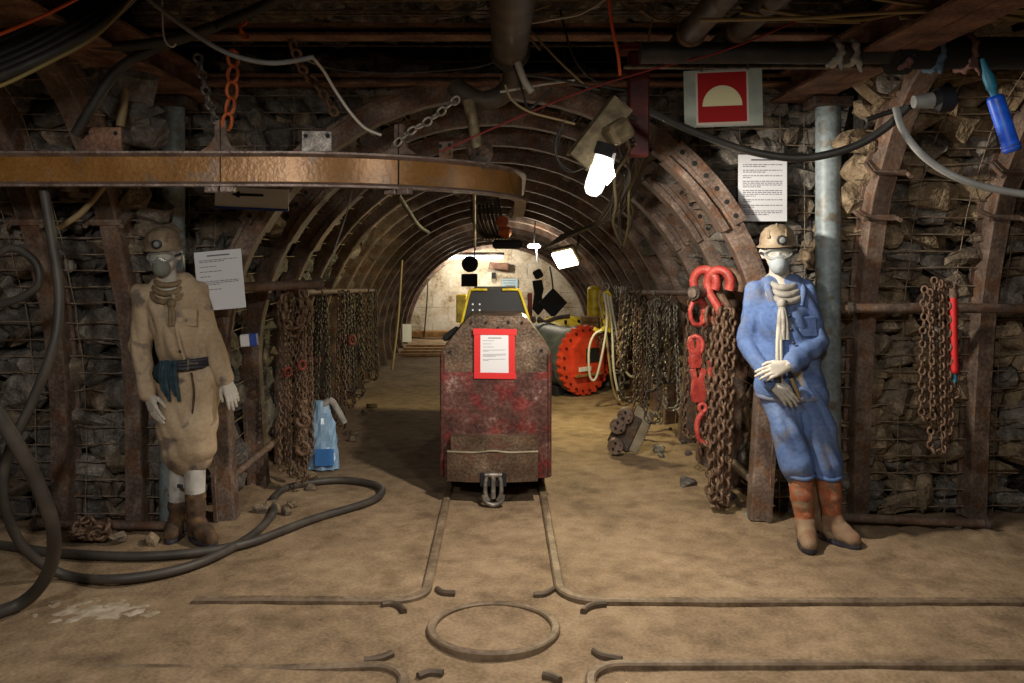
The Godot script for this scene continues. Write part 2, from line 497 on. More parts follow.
# ---------------------------------------------------------------- the place
const CX := -0.05          # middle of the tunnel
const ORD := ["first", "second", "third", "fourth", "fifth", "sixth", "seventh", "eighth", "ninth", "tenth", "eleventh", "twelfth", "thirteenth", "fourteenth", "fifteenth", "sixteenth", "seventeenth"]
const RAD := 1.63          # inner radius of the steel arches
const PROF_R := [[5.25, 0.0], [5.22, 0.6], [5.16, 1.2], [5.1, 1.5], [4.97, 1.94], [4.72, 2.31], [4.52, 2.5], [4.2, 2.68], [3.7, 2.8], [3.0, 2.86]]
const PROF_L := [[5.1, 0.0], [5.08, 0.8], [5.0, 1.25], [4.76, 1.8], [4.5, 2.2], [4.3, 2.4], [4.08, 2.53], [3.85, 2.62], [3.3, 2.72], [2.7, 2.76]]

func crown(d: float) -> float:                                 # height of the arch centre: the roof comes down towards the end
	return maxf(0.95 - 0.085 * (d - 5.3), 0.04)

func ground(x: float, d: float) -> float:
	var e := smoothstep(1.15, 1.75, absf(x - CX)) * smoothstep(5.3, 6.0, d)
	return e * 0.05

func build_camera_and_light() -> void:
	var cam := Camera3D.new()
	cam.name = "camera"
	var near := 0.05
	cam.projection = Camera3D.PROJECTION_FRUSTUM
	cam.size = near * 683.0 / FOC
	cam.frustum_offset = Vector2((512.0 - VX) / FOC * near, -(341.5 - VY) / FOC * near)
	cam.near = near
	cam.far = 60.0
	cam.position = Vector3(0, EYE, 0)
	add_child(cam)
	cam.current = true
	var we := WorldEnvironment.new()
	we.name = "environment"
	var e := Environment.new()
	e.background_mode = Environment.BG_COLOR
	e.background_color = Color(0.004, 0.004, 0.005)
	e.tonemap_mode = Environment.TONE_MAPPER_LINEAR
	e.tonemap_exposure = EXPOSURE
	e.sdfgi_enabled = true
	e.ssao_enabled = true
	e.ssil_enabled = true
	we.environment = e
	add_child(we)

func lamp_light(at: Vector3, c: Color, energy: float, size: float) -> void:
	var l := OmniLight3D.new()
	l.name = numbered("lamp_light")
	l.light_color = c
	l.light_energy = energy
	l.light_size = size
	l.omni_range = 25.0
	l.omni_attenuation = 2.0
	l.shadow_enabled = true
	l.position = at
	add_child(l)

func spot(at: Vector3, towards: Vector3, c: Color, energy: float, size: float, angle: float, soft: float) -> void:
	var l := SpotLight3D.new()
	l.name = numbered("lamp_light")
	l.light_color = c
	l.light_energy = energy
	l.light_size = size
	l.spot_range = 25.0
	l.spot_attenuation = 2.0
	l.spot_angle = angle
	l.spot_angle_attenuation = soft
	l.shadow_enabled = true
	add_child(l)
	l.transform = Transform3D(facing(-towards), at)

func steps(a: float, b: float, st: float) -> PackedFloat32Array:
	var r := PackedFloat32Array()
	var m := maxi(1, int(round((b - a) / st)))
	for i in m + 1:
		r.append(lerpf(a, b, float(i) / m))
	return r

var floor_noise := [FastNoiseLite.new(), FastNoiseLite.new()]

func floor_h(x: float, d: float) -> float:
	var f: FastNoiseLite = floor_noise[0]
	var f2: FastNoiseLite = floor_noise[1]
	f.seed = 3
	f.frequency = 0.5
	f.fractal_octaves = 5
	f2.seed = 9
	f2.frequency = 1.3
	f2.fractal_octaves = 4
	var h := f.get_noise_2d(x, d) * 0.014 + f2.get_noise_2d(x * 2.0, d * 2.0) * 0.006 - 0.006
	# strewn crumbs heaped along the walls
	h += ground(x, d) * (0.5 + f2.get_noise_2d(x * 3.0, d * 3.0))
	if absf(x) > 1.9:
		h += smoothstep(0.35, 0.0, absf(5.0 - d)) * 0.035 * (0.6 + f2.get_noise_2d(x * 4.0, d * 4.0))
	return h

func build_floor() -> void:
	var xs := steps(-5.4, -3.2, 0.4)
	xs.append_array(steps(-3.15, 3.15, 0.055))
	xs.append_array(steps(3.2, 5.4, 0.4))
	var ds := steps(-3.4, 2.6, 0.5)
	ds.append_array(steps(2.65, 8.0, 0.055))
	ds.append_array(steps(8.1, 17.0, 0.2))
	var nx := xs.size()
	var nd := ds.size()
	var P := PackedVector3Array()
	for j in nd:
		for i in nx:
			var x := xs[i]
			var d := ds[j]
			var h := floor_h(x, d)
			P.append(Vector3(x, h, -d))
	var mb := MB.new()
	var N := PackedVector3Array()
	for j in nd:
		for i in nx:
			var a := P[j * nx + maxi(i - 1, 0)]
			var b := P[j * nx + mini(i + 1, nx - 1)]
			var c := P[maxi(j - 1, 0) * nx + i]
			var e := P[mini(j + 1, nd - 1) * nx + i]
			N.append((b - a).cross(e - c).normalized())
	for j in nd - 1:
		for i in nx - 1:
			var k := [j * nx + i, j * nx + i + 1, (j + 1) * nx + i + 1, (j + 1) * nx + i]
			mb.quadn(P[k[0]], P[k[1]], P[k[2]], P[k[3]], N[k[0]], N[k[1]], N[k[2]], N[k[3]])
	# a slab under it
	var low := [Vector3(-5.4, -0.3, 3.4), Vector3(5.4, -0.3, 3.4), Vector3(5.4, -0.3, -17), Vector3(-5.4, -0.3, -17)]
	mb.quad(low[3], low[2], low[1], low[0])
	struct("floor", mb, M.dirt)

# ---- stones
var stone_mesh := []

func make_stone_meshes() -> void:
	for i in 14:
		var mb := MB.new()
		mb.hull(Transform3D(), Vector3(0.5, 0.5, 0.5), 0.2, rng, 0.3)
		stone_mesh.append(mb.mesh())

# at(u, s) gives [place, outward normal of the room side, direction of u, direction of s]
func lay_stones(parent: Node3D, at: Callable, u0: float, u1: float, s0: float, s1: float, size: Vector2, most: int, tones: Array, skip = null) -> void:
	var s := s0
	var made := 0
	while s < s1 and made < most:
		var h := rng.randf_range(0.7, 1.4) * size.y
		var u := u0 - rng.randf() * size.x
		while u < u1 and made < most:
			var w := rng.randf_range(0.5, 1.6) * size.x
			var hh := h * rng.randf_range(0.7, 1.45)
			var uu := u + w * 0.5
			var ss := s + h * 0.5 + rng.randf_range(-0.2, 0.2) * h
			u += w
			if skip and skip.call(uu, ss, w, h):
				continue
			var q: Array = at.call(uu, ss)
			var p: Vector3 = q[0]
			var o := MeshInstance3D.new()
			o.name = "stone"
			o.mesh = stone_mesh[rng.randi() % stone_mesh.size()]
			o.material_override = M.stone[tones[rng.randi() % tones.size()]]
			var b := Basis(q[2], q[3], q[1])
			b = b.rotated(q[1], rng.randf_range(-0.5, 0.5)).rotated(q[3], rng.randf_range(-0.25, 0.25)).rotated(q[2], rng.randf_range(-0.25, 0.25))
			var dp := rng.randf_range(0.14, 0.24)
			if rng.randf() < 0.5:
				b = b * Basis.from_euler(Vector3(PI, 0, 0))
			b = b * Basis.from_scale(Vector3(w * 1.12, hh * 1.12, dp))
			o.transform = Transform3D(b, p - q[1] * (dp * 0.5 + rng.randf_range(-0.07, 0.03)))
			parent.add_child(o, true)
			made += 1
		s += h

func wire_along(parent: Node3D, pts: PackedVector3Array, r := 0.0042) -> void:
	var mb := MB.new()
	mb.tube(pts, r, 5)
	put("wire", mb, M.wire, parent)

func prof_at(prof: Array, s: float) -> Array:                  # [d, h, normal d, normal h] at a length along a gallery profile
	var left := s
	for i in prof.size() - 1:
		var a := Vector2(prof[i][0], prof[i][1])
		var b := Vector2(prof[i + 1][0], prof[i + 1][1])
		var l := a.distance_to(b)
		if left <= l or i == prof.size() - 2:
			var t := (b - a) / l
			var p := a + t * left
			return [p.x, p.y, t]
		left -= l
	return []

func gallery_wall(side: int, prof: Array, called: String, tones: Array) -> void:
	# backing: the dark rock behind the fill
	var inner := PackedVector2Array()
	var outer := PackedVector2Array()
	for i in prof.size():
		var a := Vector2(prof[maxi(i - 1, 0)][0], prof[maxi(i - 1, 0)][1])
		var b := Vector2(prof[mini(i + 1, prof.size() - 1)][0], prof[mini(i + 1, prof.size() - 1)][1])
		var t := (b - a).normalized()
		var nn := Vector2(t.y, -t.x)                            # away from the room
		var p := Vector2(prof[i][0], prof[i][1])
		inner.append(p + nn * 0.27)
		outer.append(p + nn * 0.5)
	var poly := inner.duplicate()
	for i in outer.size():
		poly.append(outer[outer.size() - 1 - i])
	var mb := MB.new()
	# outline lies in (d, h); thickness along x
	var mid := side * 3.75
	mb.prism(poly, 3.3, Transform3D(Basis(Vector3(0, 0, -1), Vector3.UP, Vector3(1, 0, 0)), Vector3(mid, 0, 0)))
	var wall := struct(called, mb, M.rock)
	var at := func(u: float, s: float) -> Array:
		var q := prof_at(prof, s)
		var t: Vector2 = q[2]
		var nd := Vector2(-t.y, t.x)                            # into the room
		var nv := Vector3(0, nd.y, -nd.x)
		return [Vector3(u, q[1], -q[0]) - nv * 0.13, nv, Vector3(1, 0, 0), Vector3(0, t.y, -t.x)]
	var u0 := 2.05 if side > 0 else -3.2
	var u1 := 3.2 if side > 0 else -2.05
	lay_stones(wall, at, u0, u1, 0.0, 3.4, Vector2(0.165, 0.125), 290, tones)
	# wire mesh in front of the fill
	var s := 0.06
	while s < 3.3:
		var pts := PackedVector3Array()
		for k in 9:
			var q: Array = at.call(lerpf(u0, u1, k / 8.0), s + rng.randf_range(-0.006, 0.006))
			pts.append(q[0] + q[1] * (0.05 + rng.randf_range(-0.008, 0.012)))
		wire_along(wall, pts)
		s += 0.105
	var u := u0 + 0.1
	while u < u1:
		var pts2 := PackedVector3Array()
		for k in 24:
			var q: Array = at.call(u, 3.3 * k / 23.0)
			pts2.append(q[0] + q[1] * (0.045 + rng.randf_range(-0.006, 0.006)) + Vector3(rng.randf_range(-0.006, 0.006), 0, 0))
		wire_along(wall, pts2, 0.003)
		u += 0.3

func arch_outline(d: float, r: float, m: int) -> PackedVector2Array:
	var p := PackedVector2Array()
	var c := crown(d)
	p.append(Vector2(CX - r * 0.975, 0))
	for i in m + 1:
		var a := PI - PI * i / m
		p.append(Vector2(CX + cos(a) * r, c + sin(a) * r))
	p.append(Vector2(CX + r * 0.975, 0))
	return p

func build_shell() -> void:
	# front wall of stone fill round the tunnel mouth
	var poly := PackedVector2Array([Vector2(-2.45, 0)])
	poly.append_array(arch_outline(5.4, RAD + 0.16, 28))
	poly.append_array(PackedVector2Array([Vector2(2.45, 0), Vector2(2.45, 3.1), Vector2(-2.45, 3.1)]))
	var mb := MB.new()
	mb.prism(poly, 0.2, Transform3D(Basis(), Vector3(0, 0, -5.66)))
	var wf := struct("wall_front", mb, M.rock)
	var at := func(u: float, s: float) -> Array: return [Vector3(u, s, -5.44), Vector3(0, 0, 1), Vector3.RIGHT, Vector3.UP]
	var skip := func(u: float, s: float, w: float, _h: float) -> bool:
		var c := crown(5.4)
		var r := RAD + 0.1 + w * 0.35
		if s < c:
			return absf(u - CX) < r
		return Vector2(u - CX, s - c).length() < r
	lay_stones(wf, at, -2.25, 2.25, 0.0, 3.05, Vector2(0.15, 0.1), 298, [0, 0, 2, 1], skip)
	var s := 0.1
	while s < 3.0:
		var half := 0.0
		var c := crown(5.4)
		var r := RAD + 0.14
		if s < c:
			half = r
		elif s - c < r:
			half = sqrt(r * r - (s - c) * (s - c))
		for sd in [-1.0, 1.0]:
			var pts := PackedVector3Array()
			for k in 8:
				pts.append(Vector3(lerpf(CX + sd * half, sd * 2.25, k / 7.0), s + rng.randf_range(-0.005, 0.005), -5.40 + rng.randf_range(-0.008, 0.008)))
			wire_along(wf, pts)
		s += 0.105
	for u in [-2.1, -1.95, -1.8, -1.55, -1.3, -1.05, -0.8, -0.5, -0.2, 0.1, 0.4, 0.75, 1.0, 1.25, 1.5, 1.75, 1.9, 2.05]:
		var low := 0.0
		var dx := absf(u - CX)
		if dx < RAD + 0.14:
			low = crown(5.4) + sqrt(pow(RAD + 0.14, 2) - dx * dx)
		if low < 2.9:
			wire_along(wf, PackedVector3Array([Vector3(u, low, -5.405), Vector3(u + rng.randf_range(-0.01, 0.01), (low + 3.0) * 0.5, -5.395), Vector3(u, 3.0, -5.405)]), 0.003)
	# tunnel lining: rough rock behind the arches, one side each
	var f := FastNoiseLite.new()
	f.seed = 14
	f.frequency = 1.6
	f.fractal_octaves = 4
	for side in [-1, 1]:
		var sh := MB.new()
		var rings := []
		var ds := steps(5.56, 16.3, 0.16)
		for d in ds:
			var ring := PackedVector3Array()
			var c := crown(d)
			for i in 19:
				var p: Vector2
				var nrm: Vector2
				if i < 4:
					p = Vector2(side * (RAD + 0.2), c * i / 4.0 - 0.05)
					nrm = Vector2(side, 0)
				else:
					var a := PI / 2 * (i - 4) / 14.0
					nrm = Vector2(side * cos(a), sin(a))
					p = nrm * (RAD + 0.2) + Vector2(0, c)
				p += Vector2(CX, 0) + nrm * f.get_noise_3d(p.x * 2, p.y * 2, d * 2) * 0.09
				ring.append(Vector3(p.x, p.y, -d))
			rings.append(ring)
		for j in rings.size() - 1:
			for i in 18:
				var a: Vector3 = rings[j][i]
				var b: Vector3 = rings[j + 1][i]
				var c2: Vector3 = rings[j + 1][i + 1]
				var e: Vector3 = rings[j][i + 1]
				if side > 0:
					sh.quad(a, e, c2, b)
				else:
					sh.quad(a, b, c2, e)
				var off := func(v: Vector3) -> Vector3:
					var o := Vector3(v.x - CX, v.y - 0.5, 0).normalized() * 0.4
					return v + o
				if side > 0:
					sh.quad(off.call(a), off.call(b), off.call(c2), off.call(e))
				else:
					sh.quad(off.call(a), off.call(e), off.call(c2), off.call(b))
		var wt := struct("wall_tunnel_left" if side < 0 else "wall_tunnel_right", sh, M.rock)
		# stones of the fill between the first arches
		var att := func(u: float, ss: float) -> Array:
			var c := crown(u)
			var p: Vector2
			var nn: Vector2
			var t: Vector2
			if ss < c:
				p = Vector2(side * (RAD + 0.13), ss)
				nn = Vector2(side, 0)
				t = Vector2(0, 1)
			else:
				var a := (ss - c) / RAD
				nn = Vector2(side * cos(a), sin(a))
				t = Vector2(-side * sin(a), cos(a))
				p = nn * (RAD + 0.13) + Vector2(0, c)
			var inw := Vector3(-nn.x, -nn.y, 0)
			return [Vector3(p.x + CX, p.y, -u), inw, Vector3(0, 0, -1) if side < 0 else Vector3(0, 0, 1), Vector3(t.x, t.y, 0)]
		lay_stones(wt, att, 5.75, 9.6, 0.05, 3.0, Vector2(0.33, 0.125), 295, [0, 2, 2, 1])
		for k in 26:
			var ss := 0.15 + k * 0.12
			var pts := PackedVector3Array()
			for j in 14:
				var q: Array = att.call(lerpf(5.6, 11.0, j / 13.0), ss)
				pts.append(q[0] + q[1] * (0.04 + rng.randf_range(-0.01, 0.01)))
			wire_along(wt, pts, 0.004)
	# white block wall closing the tunnel
	var we := MB.new()
	we.box(Transform3D(Basis(), Vector3(0, 1.3, -16.45)), Vector3(4.6, 3.2, 0.2))
	var wall := struct("wall_end", we, M.white_wall)
	var bm := MB.new()
	bm.box(Transform3D(), Vector3(0.597, 0.277, 0.06), 0.003)
	var bmesh := bm.mesh()
	for r in 9:
		for c in 8:
			var o := put("block", bmesh, M.white_wall, wall)
			o.position = Vector3(-2.2 + c * 0.6 + (0.3 if r % 2 else 0.0), 0.14 + r * 0.28, -16.33 + rng.randf_range(-0.004, 0.004))
	# closing walls round the cross gallery and the branch behind
	var cl := MB.new()
	cl.box(Transform3D(Basis(), Vector3(0, 1.5, 3.5)), Vector3(11.0, 3.6, 0.2))
	struct("wall_back", cl, M.rock)
	for sd in [-1, 1]:
		var c2 := MB.new()
		c2.box(Transform3D(Basis(), Vector3(sd * 5.4, 1.5, -1.0)), Vector3(0.2, 3.6, 9.4))
		struct("wall_side_left" if sd < 0 else "wall_side_right", c2, M.rock)
	var ce := MB.new()
	var nz := steps(-3.5, 5.8, 0.2)
	var nxs := steps(-5.4, 5.4, 0.2)
	for j in nz.size() - 1:
		for i in nxs.size() - 1:
			var q := []
			for k in [[0, 0], [0, 1], [1, 1], [1, 0]]:
				var x := nxs[i + k[0]]
				var d := nz[j + k[1]]
				q.append(Vector3(x, 3.07 + f.get_noise_2d(x * 2, d * 2) * 0.1, -d))
			ce.quad(q[0], q[3], q[2], q[1])
	ce.box(Transform3D(Basis(), Vector3(0, 3.35, -1.15)), Vector3(11.0, 0.2, 9.4))
	var cei := struct("ceiling", ce, M.rock)
	var atc := func(u: float, ss: float) -> Array: return [Vector3(u, 2.98, -ss), Vector3(0, -1, 0), Vector3.RIGHT, Vector3(0, 0, 1)]
	lay_stones(cei, atc, -1.9, 1.9, 3.7, 5.4, Vector2(0.2, 0.13), 240, [2, 2, 1, 0])
	for k in 16:
		var d := 3.6 + k * 0.11
		wire_along(cei, PackedVector3Array([Vector3(-2.4, 2.9, -d), Vector3(0, 2.9 + rng.randf_range(-0.02, 0.02), -d), Vector3(2.4, 2.9, -d)]), 0.004)

# ---- steel arches
func hat(k: float) -> PackedVector2Array:                      # channel section: y points to the rock
	var p := PackedVector2Array()
	for q in [[-0.046, 0.0], [0.046, 0.0], [0.052, 0.012], [0.058, 0.1], [0.08, 0.1], [0.08, 0.122], [0.044, 0.122], [0.036, 0.018], [-0.036, 0.018], [-0.044, 0.122], [-0.08, 0.122], [-0.08, 0.1], [-0.058, 0.1], [-0.052, 0.012]]:
		p.append(Vector2(q[0], q[1]) * k)
	return p

func arch_frames(pts: PackedVector3Array, outs: PackedVector3Array) -> Array:
	var fr := []
	for i in pts.size():
		var t := (pts[mini(i + 1, pts.size() - 1)] - pts[maxi(i - 1, 0)]).normalized()
		var y := (outs[i] - t * outs[i].dot(t)).normalized()
		fr.append(Transform3D(Basis(y.cross(t), y, t), pts[i]))
	return fr

func tunnel_arch(d: float, k: int, mat: Material) -> void:
	var far := k >= 3
	var t := thing("steel_arch", "first steel arch framing the tunnel mouth, with a row of bolt holes" if k == 0 else ORD[k] + " rusty steel arch in from the tunnel mouth", "arch", Vector3(CX, 0, -d), "steel arches along the tunnel")
	var c := crown(d)
	var pts := PackedVector3Array()
	var outs := PackedVector3Array()
	var m := 36
	var r := RAD
	for i in 4:
		pts.append(Vector3(-r * lerpf(0.965, 1.0, i / 4.0), c * i / 4.0, 0))
		outs.append(Vector3(-1, 0, 0))
	for i in m + 1:
		var a := PI - PI * i / m
		pts.append(Vector3(cos(a) * r, c + sin(a) * r, 0))
		outs.append(Vector3(cos(a), sin(a), 0))
	for i in 4:
		pts.append(Vector3(r * lerpf(1.0, 0.965, (i + 1) / 4.0), c * (3 - i) / 4.0, 0))
		outs.append(Vector3(1, 0, 0))
	var fr := arch_frames(pts, outs)
	var ja := 12
	var jb := fr.size() - 13
	var sec := [["leg", 0, ja + 2, 1.0], ["crown", ja - 1, jb + 2, 1.06], ["leg", jb - 1, fr.size(), 1.0]]
	for q in sec:
		var mb := MB.new()
		mb.sweep(fr.slice(q[1], q[2]), hat(q[3]))
		put(q[0], mb, mat, t)
	for j in [ja, jb]:
		var mb := MB.new()
		var pl: Array = fr.slice(j - 2, j + 3)
		if k < 3:
			# fish plates on the face with a row of holes
			mb.sweep(pl, PackedVector2Array([Vector2(-0.085, -0.012), Vector2(0.085, -0.012), Vector2(0.085, 0.03), Vector2(-0.085, 0.03)]))
			mb.sweep(pl, PackedVector2Array([Vector2(-0.09, 0.07), Vector2(0.09, 0.07), Vector2(0.09, 0.15), Vector2(-0.09, 0.15)]))
		else:
			mb.sweep(fr.slice(j - 1, j + 2), hat(1.25))
		var jp := put("joint_plate", mb, mat, t)
		if k < 2:
			for h in 6:
				var fa: Transform3D = fr[j - 2]
				var fb: Transform3D = fr[j + 2]
				var w := (h + 0.5) / 6.0
				var mid: Transform3D = fr[j - 2 + int(w * 3.99)]
				var pos := fa.origin.lerp(fb.origin, w)
				pos = Vector3(0, c, 0) + (pos - Vector3(0, c, 0)).normalized() * (RAD + 0.1)
				var hb := MB.new()
				hb.cyl(Vector3(0, 0, 0.084), Vector3(0, 0, 0.0925), 0.016, 10)
				var hole := put("bolt_hole", hb, M.black_soft, jp)
				hole.position = pos

func gallery_arch(x: float, prof: Array, label: String) -> void:
	var t := thing("gallery_arch", label, "arch", Vector3(x, 0, -prof[0][0]))
	var pts := PackedVector3Array()
	var outs := PackedVector3Array()
	var total := 4.3
	var m := 30
	for i in m + 1:
		var q := prof_at(prof, total * i / m)
		var tt: Vector2 = q[2]
		pts.append(Vector3(0, q[1], -q[0] + prof[0][0]))
		outs.append(Vector3(0, -tt.x, -tt.y).normalized() * 1.0)
	# smooth the outward directions
	for k in 2:
		for i in range(1, m):
			outs[i] = (outs[i - 1] + outs[i] + outs[i + 1]).normalized()
	var fr := arch_frames(pts, outs)
	var cut := 13
	var mb := MB.new()
	mb.sweep(fr.slice(0, cut + 3), hat(1.0))
	put("leg", mb, M.arch, t)
	var mb2 := MB.new()
	mb2.sweep(fr.slice(cut, m + 1), hat(1.12))
	put("roof_segment", mb2, M.arch, t)
	for j in [cut, cut + 2]:
		var f2: Transform3D = fr[j]
		var cb := MB.new()
		cb.box(f2 * Transform3D(Basis(), Vector3(0, 0.06, 0)), Vector3(0.19, 0.15, 0.035), 0.006)
		cb.cyl(f2 * Vector3(-0.1, -0.05, 0), f2 * Vector3(-0.1, 0.1, 0), 0.014, 8)
		cb.cyl(f2 * Vector3(0.1, -0.05, 0), f2 * Vector3(0.1, 0.1, 0), 0.014, 8)
		put("clamp", cb, M.arch, t)

# ---- beams, posts
func ibeam(h: float, w: float, tf: float, tw: float) -> PackedVector2Array:
	var p := PackedVector2Array()
	var a := w * 0.5
	var b := tw * 0.5
	var y := h * 0.5
	for q in [[-a, -y], [a, -y], [a, -y + tf], [b, -y + tf * 1.6], [b, y - tf * 1.6], [a, y - tf], [a, y], [-a, y], [-a, y - tf], [-b, y - tf * 1.6], [-b, -y + tf * 1.6], [-a, -y + tf]]:
		p.append(Vector2(q[0], q[1]))
	return p

func straight_beam(called: String, a: Vector3, b: Vector3, prof: PackedVector2Array, mat: Material, label: String, category: String, group := "") -> void:
	var mid := (a + b) * 0.5
	var z := (b - a).normalized()
	var bs := facing(z)
	var mb := MB.new()
	mb.sweep([Transform3D(bs, a - mid), Transform3D(bs, b - mid)], prof)
	var t := thing(called, label, category, mid, group)
	put("girder", mb, mat, t)
	# stiffener plates, as bolted on along such girders
	var l := a.distance_to(b)
	var bb := MB.new()
	for k in 3:
		for s in [-1, 1]:
			bb.box(Transform3D(bs, (b - a) * ((k + 0.5) / 3.0 - 0.5) + bs.x * s * 0.035), Vector3(0.04, 0.035, 0.012))
	stuff(put("stiffener_plates", bb, mat, t))

func build_supports() -> void:
	var k := 0
	var d := 5.3
	while d < 16.1:
		tunnel_arch(d, k, M.arch)
		k += 1
		d += 0.7
	gallery_arch(2.2, PROF_R, "gallery arch standing behind the blue mannequin, joined by clamps overhead")
	gallery_arch(2.92, PROF_R, "gallery arch beside the red tube and hanging chains")
	gallery_arch(3.65, PROF_R, "gallery arch farthest along the wall past the red tube")
	gallery_arch(-2.18, PROF_L, "dark gallery arch standing behind the beige mannequin")
	gallery_arch(-2.62, PROF_L, "dark gallery arch behind the hanging black hose loop")
	gallery_arch(-3.3, PROF_L, "dark gallery arch past the black hose loop")
	for x in [[1.82, "double girder over the zinc post behind the blue mannequin"], [-1.9, "double girder over the zinc post behind the beige mannequin"]]:
		var t := thing("roof_girder", x[1], "beam", Vector3(x[0], 2.64, -3.6), "roof girders on the posts")
		for s in [-1, 1]:
			var mb := MB.new()
			mb.sweep([Transform3D(facing(Vector3(0, 0, -1)), Vector3(s * 0.075, 0, 1.8)), Transform3D(facing(Vector3(0, 0, -1)), Vector3(s * 0.075, 0, -1.75))], ibeam(0.15, 0.143, 0.016, 0.012))
			put("girder", mb, M.beam, t)
	straight_beam("cross_beam", Vector3(-2.4, 2.675, -5.2), Vector3(2.4, 2.675, -5.2), ibeam(0.06, 0.12, 0.014, 0.01), M.beam, "rusty crossbeam just above the tunnel mouth", "beam")
	straight_beam("cross_beam", Vector3(-2.4, 2.77, -4.42), Vector3(2.4, 2.77, -4.42), ibeam(0.06, 0.12, 0.014, 0.01), M.beam, "rusty crossbeam under the roof ahead of the tunnel mouth", "beam")
	straight_beam("cross_beam", Vector3(-2.4, 2.80, -3.3), Vector3(2.4, 2.80, -3.3), ibeam(0.06, 0.12, 0.014, 0.01), M.beam, "rusty crossbeam carrying the big air duct", "beam")
	for x in [[1.955, "zinc steel post behind the blue mannequin"], [-1.965, "zinc steel post behind the beige mannequin"]]:
		var t := thing("steel_post", x[1], "post", Vector3(x[0], 0, -5.14))
		var mb := MB.new()
		mb.lathe(PackedVector2Array([Vector2(0, 0.0), Vector2(0.073, 0.0), Vector2(0.073, 2.5), Vector2(0, 2.5)]), 20, Transform3D(), false)
		put("tube", mb, M.zinc, t)
		var cp := MB.new()
		cp.box(Transform3D(Basis(), Vector3(0, 2.53, 0)), Vector3(0.24, 0.06, 0.2), 0.008)
		put("head_plate", cp, M.arch_dark, t)
		var ft := MB.new()
		ft.box(Transform3D(Basis(), Vector3(0, 0.012, 0)), Vector3(0.24, 0.03, 0.2), 0.005)
		put("foot_plate", ft, M.arch_dark, t)
	# struts between arches
	strut(Vector3(2.0, 1.31, -5.02), Vector3(3.2, 1.31, -5.0), 0.028, "pipe strut carrying the chains beside the red tube")
	strut(Vector3(1.95, 0.07, -5.1), Vector3(2.86, 0.05, -5.02), 0.026, "pipe strut along the foot of the wall under the red tube")
	strut(Vector3(-2.72, 0.07, -4.98), Vector3(-1.78, 0.05, -4.98), 0.026, "pipe strut along the wall foot by the beige mannequin")
	strut(Vector3(1.62, 0.16, -5.32), Vector3(1.5, 0.28, -6.2), 0.028, "pipe strut low between the arches behind the red hook chains")
	strut(Vector3(-1.72, 0.2, -5.25), Vector3(-1.52, 0.36, -6.0), 0.024, "pipe strut low between arches beside the hanging rusty chain")
	strut(Vector3(-1.66, 1.42, -5.2), Vector3(-1.22, 1.42, -5.85), 0.03, "pipe hanger holding the rusty chain bunch")
	strut(Vector3(-1.4, 1.36, -5.9), Vector3(-1.42, 1.2, -9.6), 0.022, "long pipe rail hung with dark chains beside the empty tunnel lane")
	strut(Vector3(1.2, 1.38, -5.4), Vector3(1.4, 1.38, -5.62), 0.03, "short pipe peg holding the red hook")
	strut(Vector3(1.36, 1.36, -5.9), Vector3(1.36, 1.16, -9.9), 0.025, "long pipe rail hung with chains beside the red machine")

func strut(a: Vector3, b: Vector3, r: float, label: String) -> void:
	var mid := (a + b) * 0.5
	var t := thing("pipe_strut", label, "pipe", mid)
	var mb := MB.new()
	mb.cyl(a - mid, b - mid, r, 12)
	put("pipe", mb, M.arch, t)
	for q in [a, b]:
		var dir := (b - a).normalized()
		var mb2 := MB.new()
		var q2: Vector3 = q - mid
		var inn := dir * (0.03 if q == a else -0.03)
		mb2.cyl(q2 + inn - dir * 0.014, q2 + inn + dir * 0.014, r * 1.5, 8)
		put("collar", mb2, M.arch_dark, t)

# ---------------------------------------------------------------- floor track
func flat_path_bar(called: String, label: String, pts: Array, seg: int, w: float, top: float, mat: Material, category: String, group := "") -> void:
	var p := spline(pts, seg) if seg > 1 else PackedVector3Array(pts)
	var o: Vector3 = p[p.size() / 2]
	o.y = 0
	var fr := []
	for i in p.size():
		var t := (p[mini(i + 1, p.size() - 1)] - p[maxi(i - 1, 0)]).normalized()
		fr.append(Transform3D(facing(t), p[i] - o))
	var a := w * 0.5
	var mb := MB.new()
	mb.sweep(fr, PackedVector2Array([Vector2(-a, -0.05), Vector2(a, -0.05), Vector2(a, top - 0.008), Vector2(a - 0.008, top), Vector2(-a + 0.008, top), Vector2(-a, top - 0.008)]))
	var n := put(called, mb, mat)
	n.position = o
	tag(n, label, category, group)

func corner(pts: Array, x: float, d: float, sx: float, sd: float, r: float) -> void:   # quarter bend from along z to along x
	for k in 7:
		var a := PI / 2 * k / 6.0
		pts.append(Vector3(x + sx * r * (1.0 - cos(a)), 0, -(d + sd * r * (1.0 - sin(a)))))

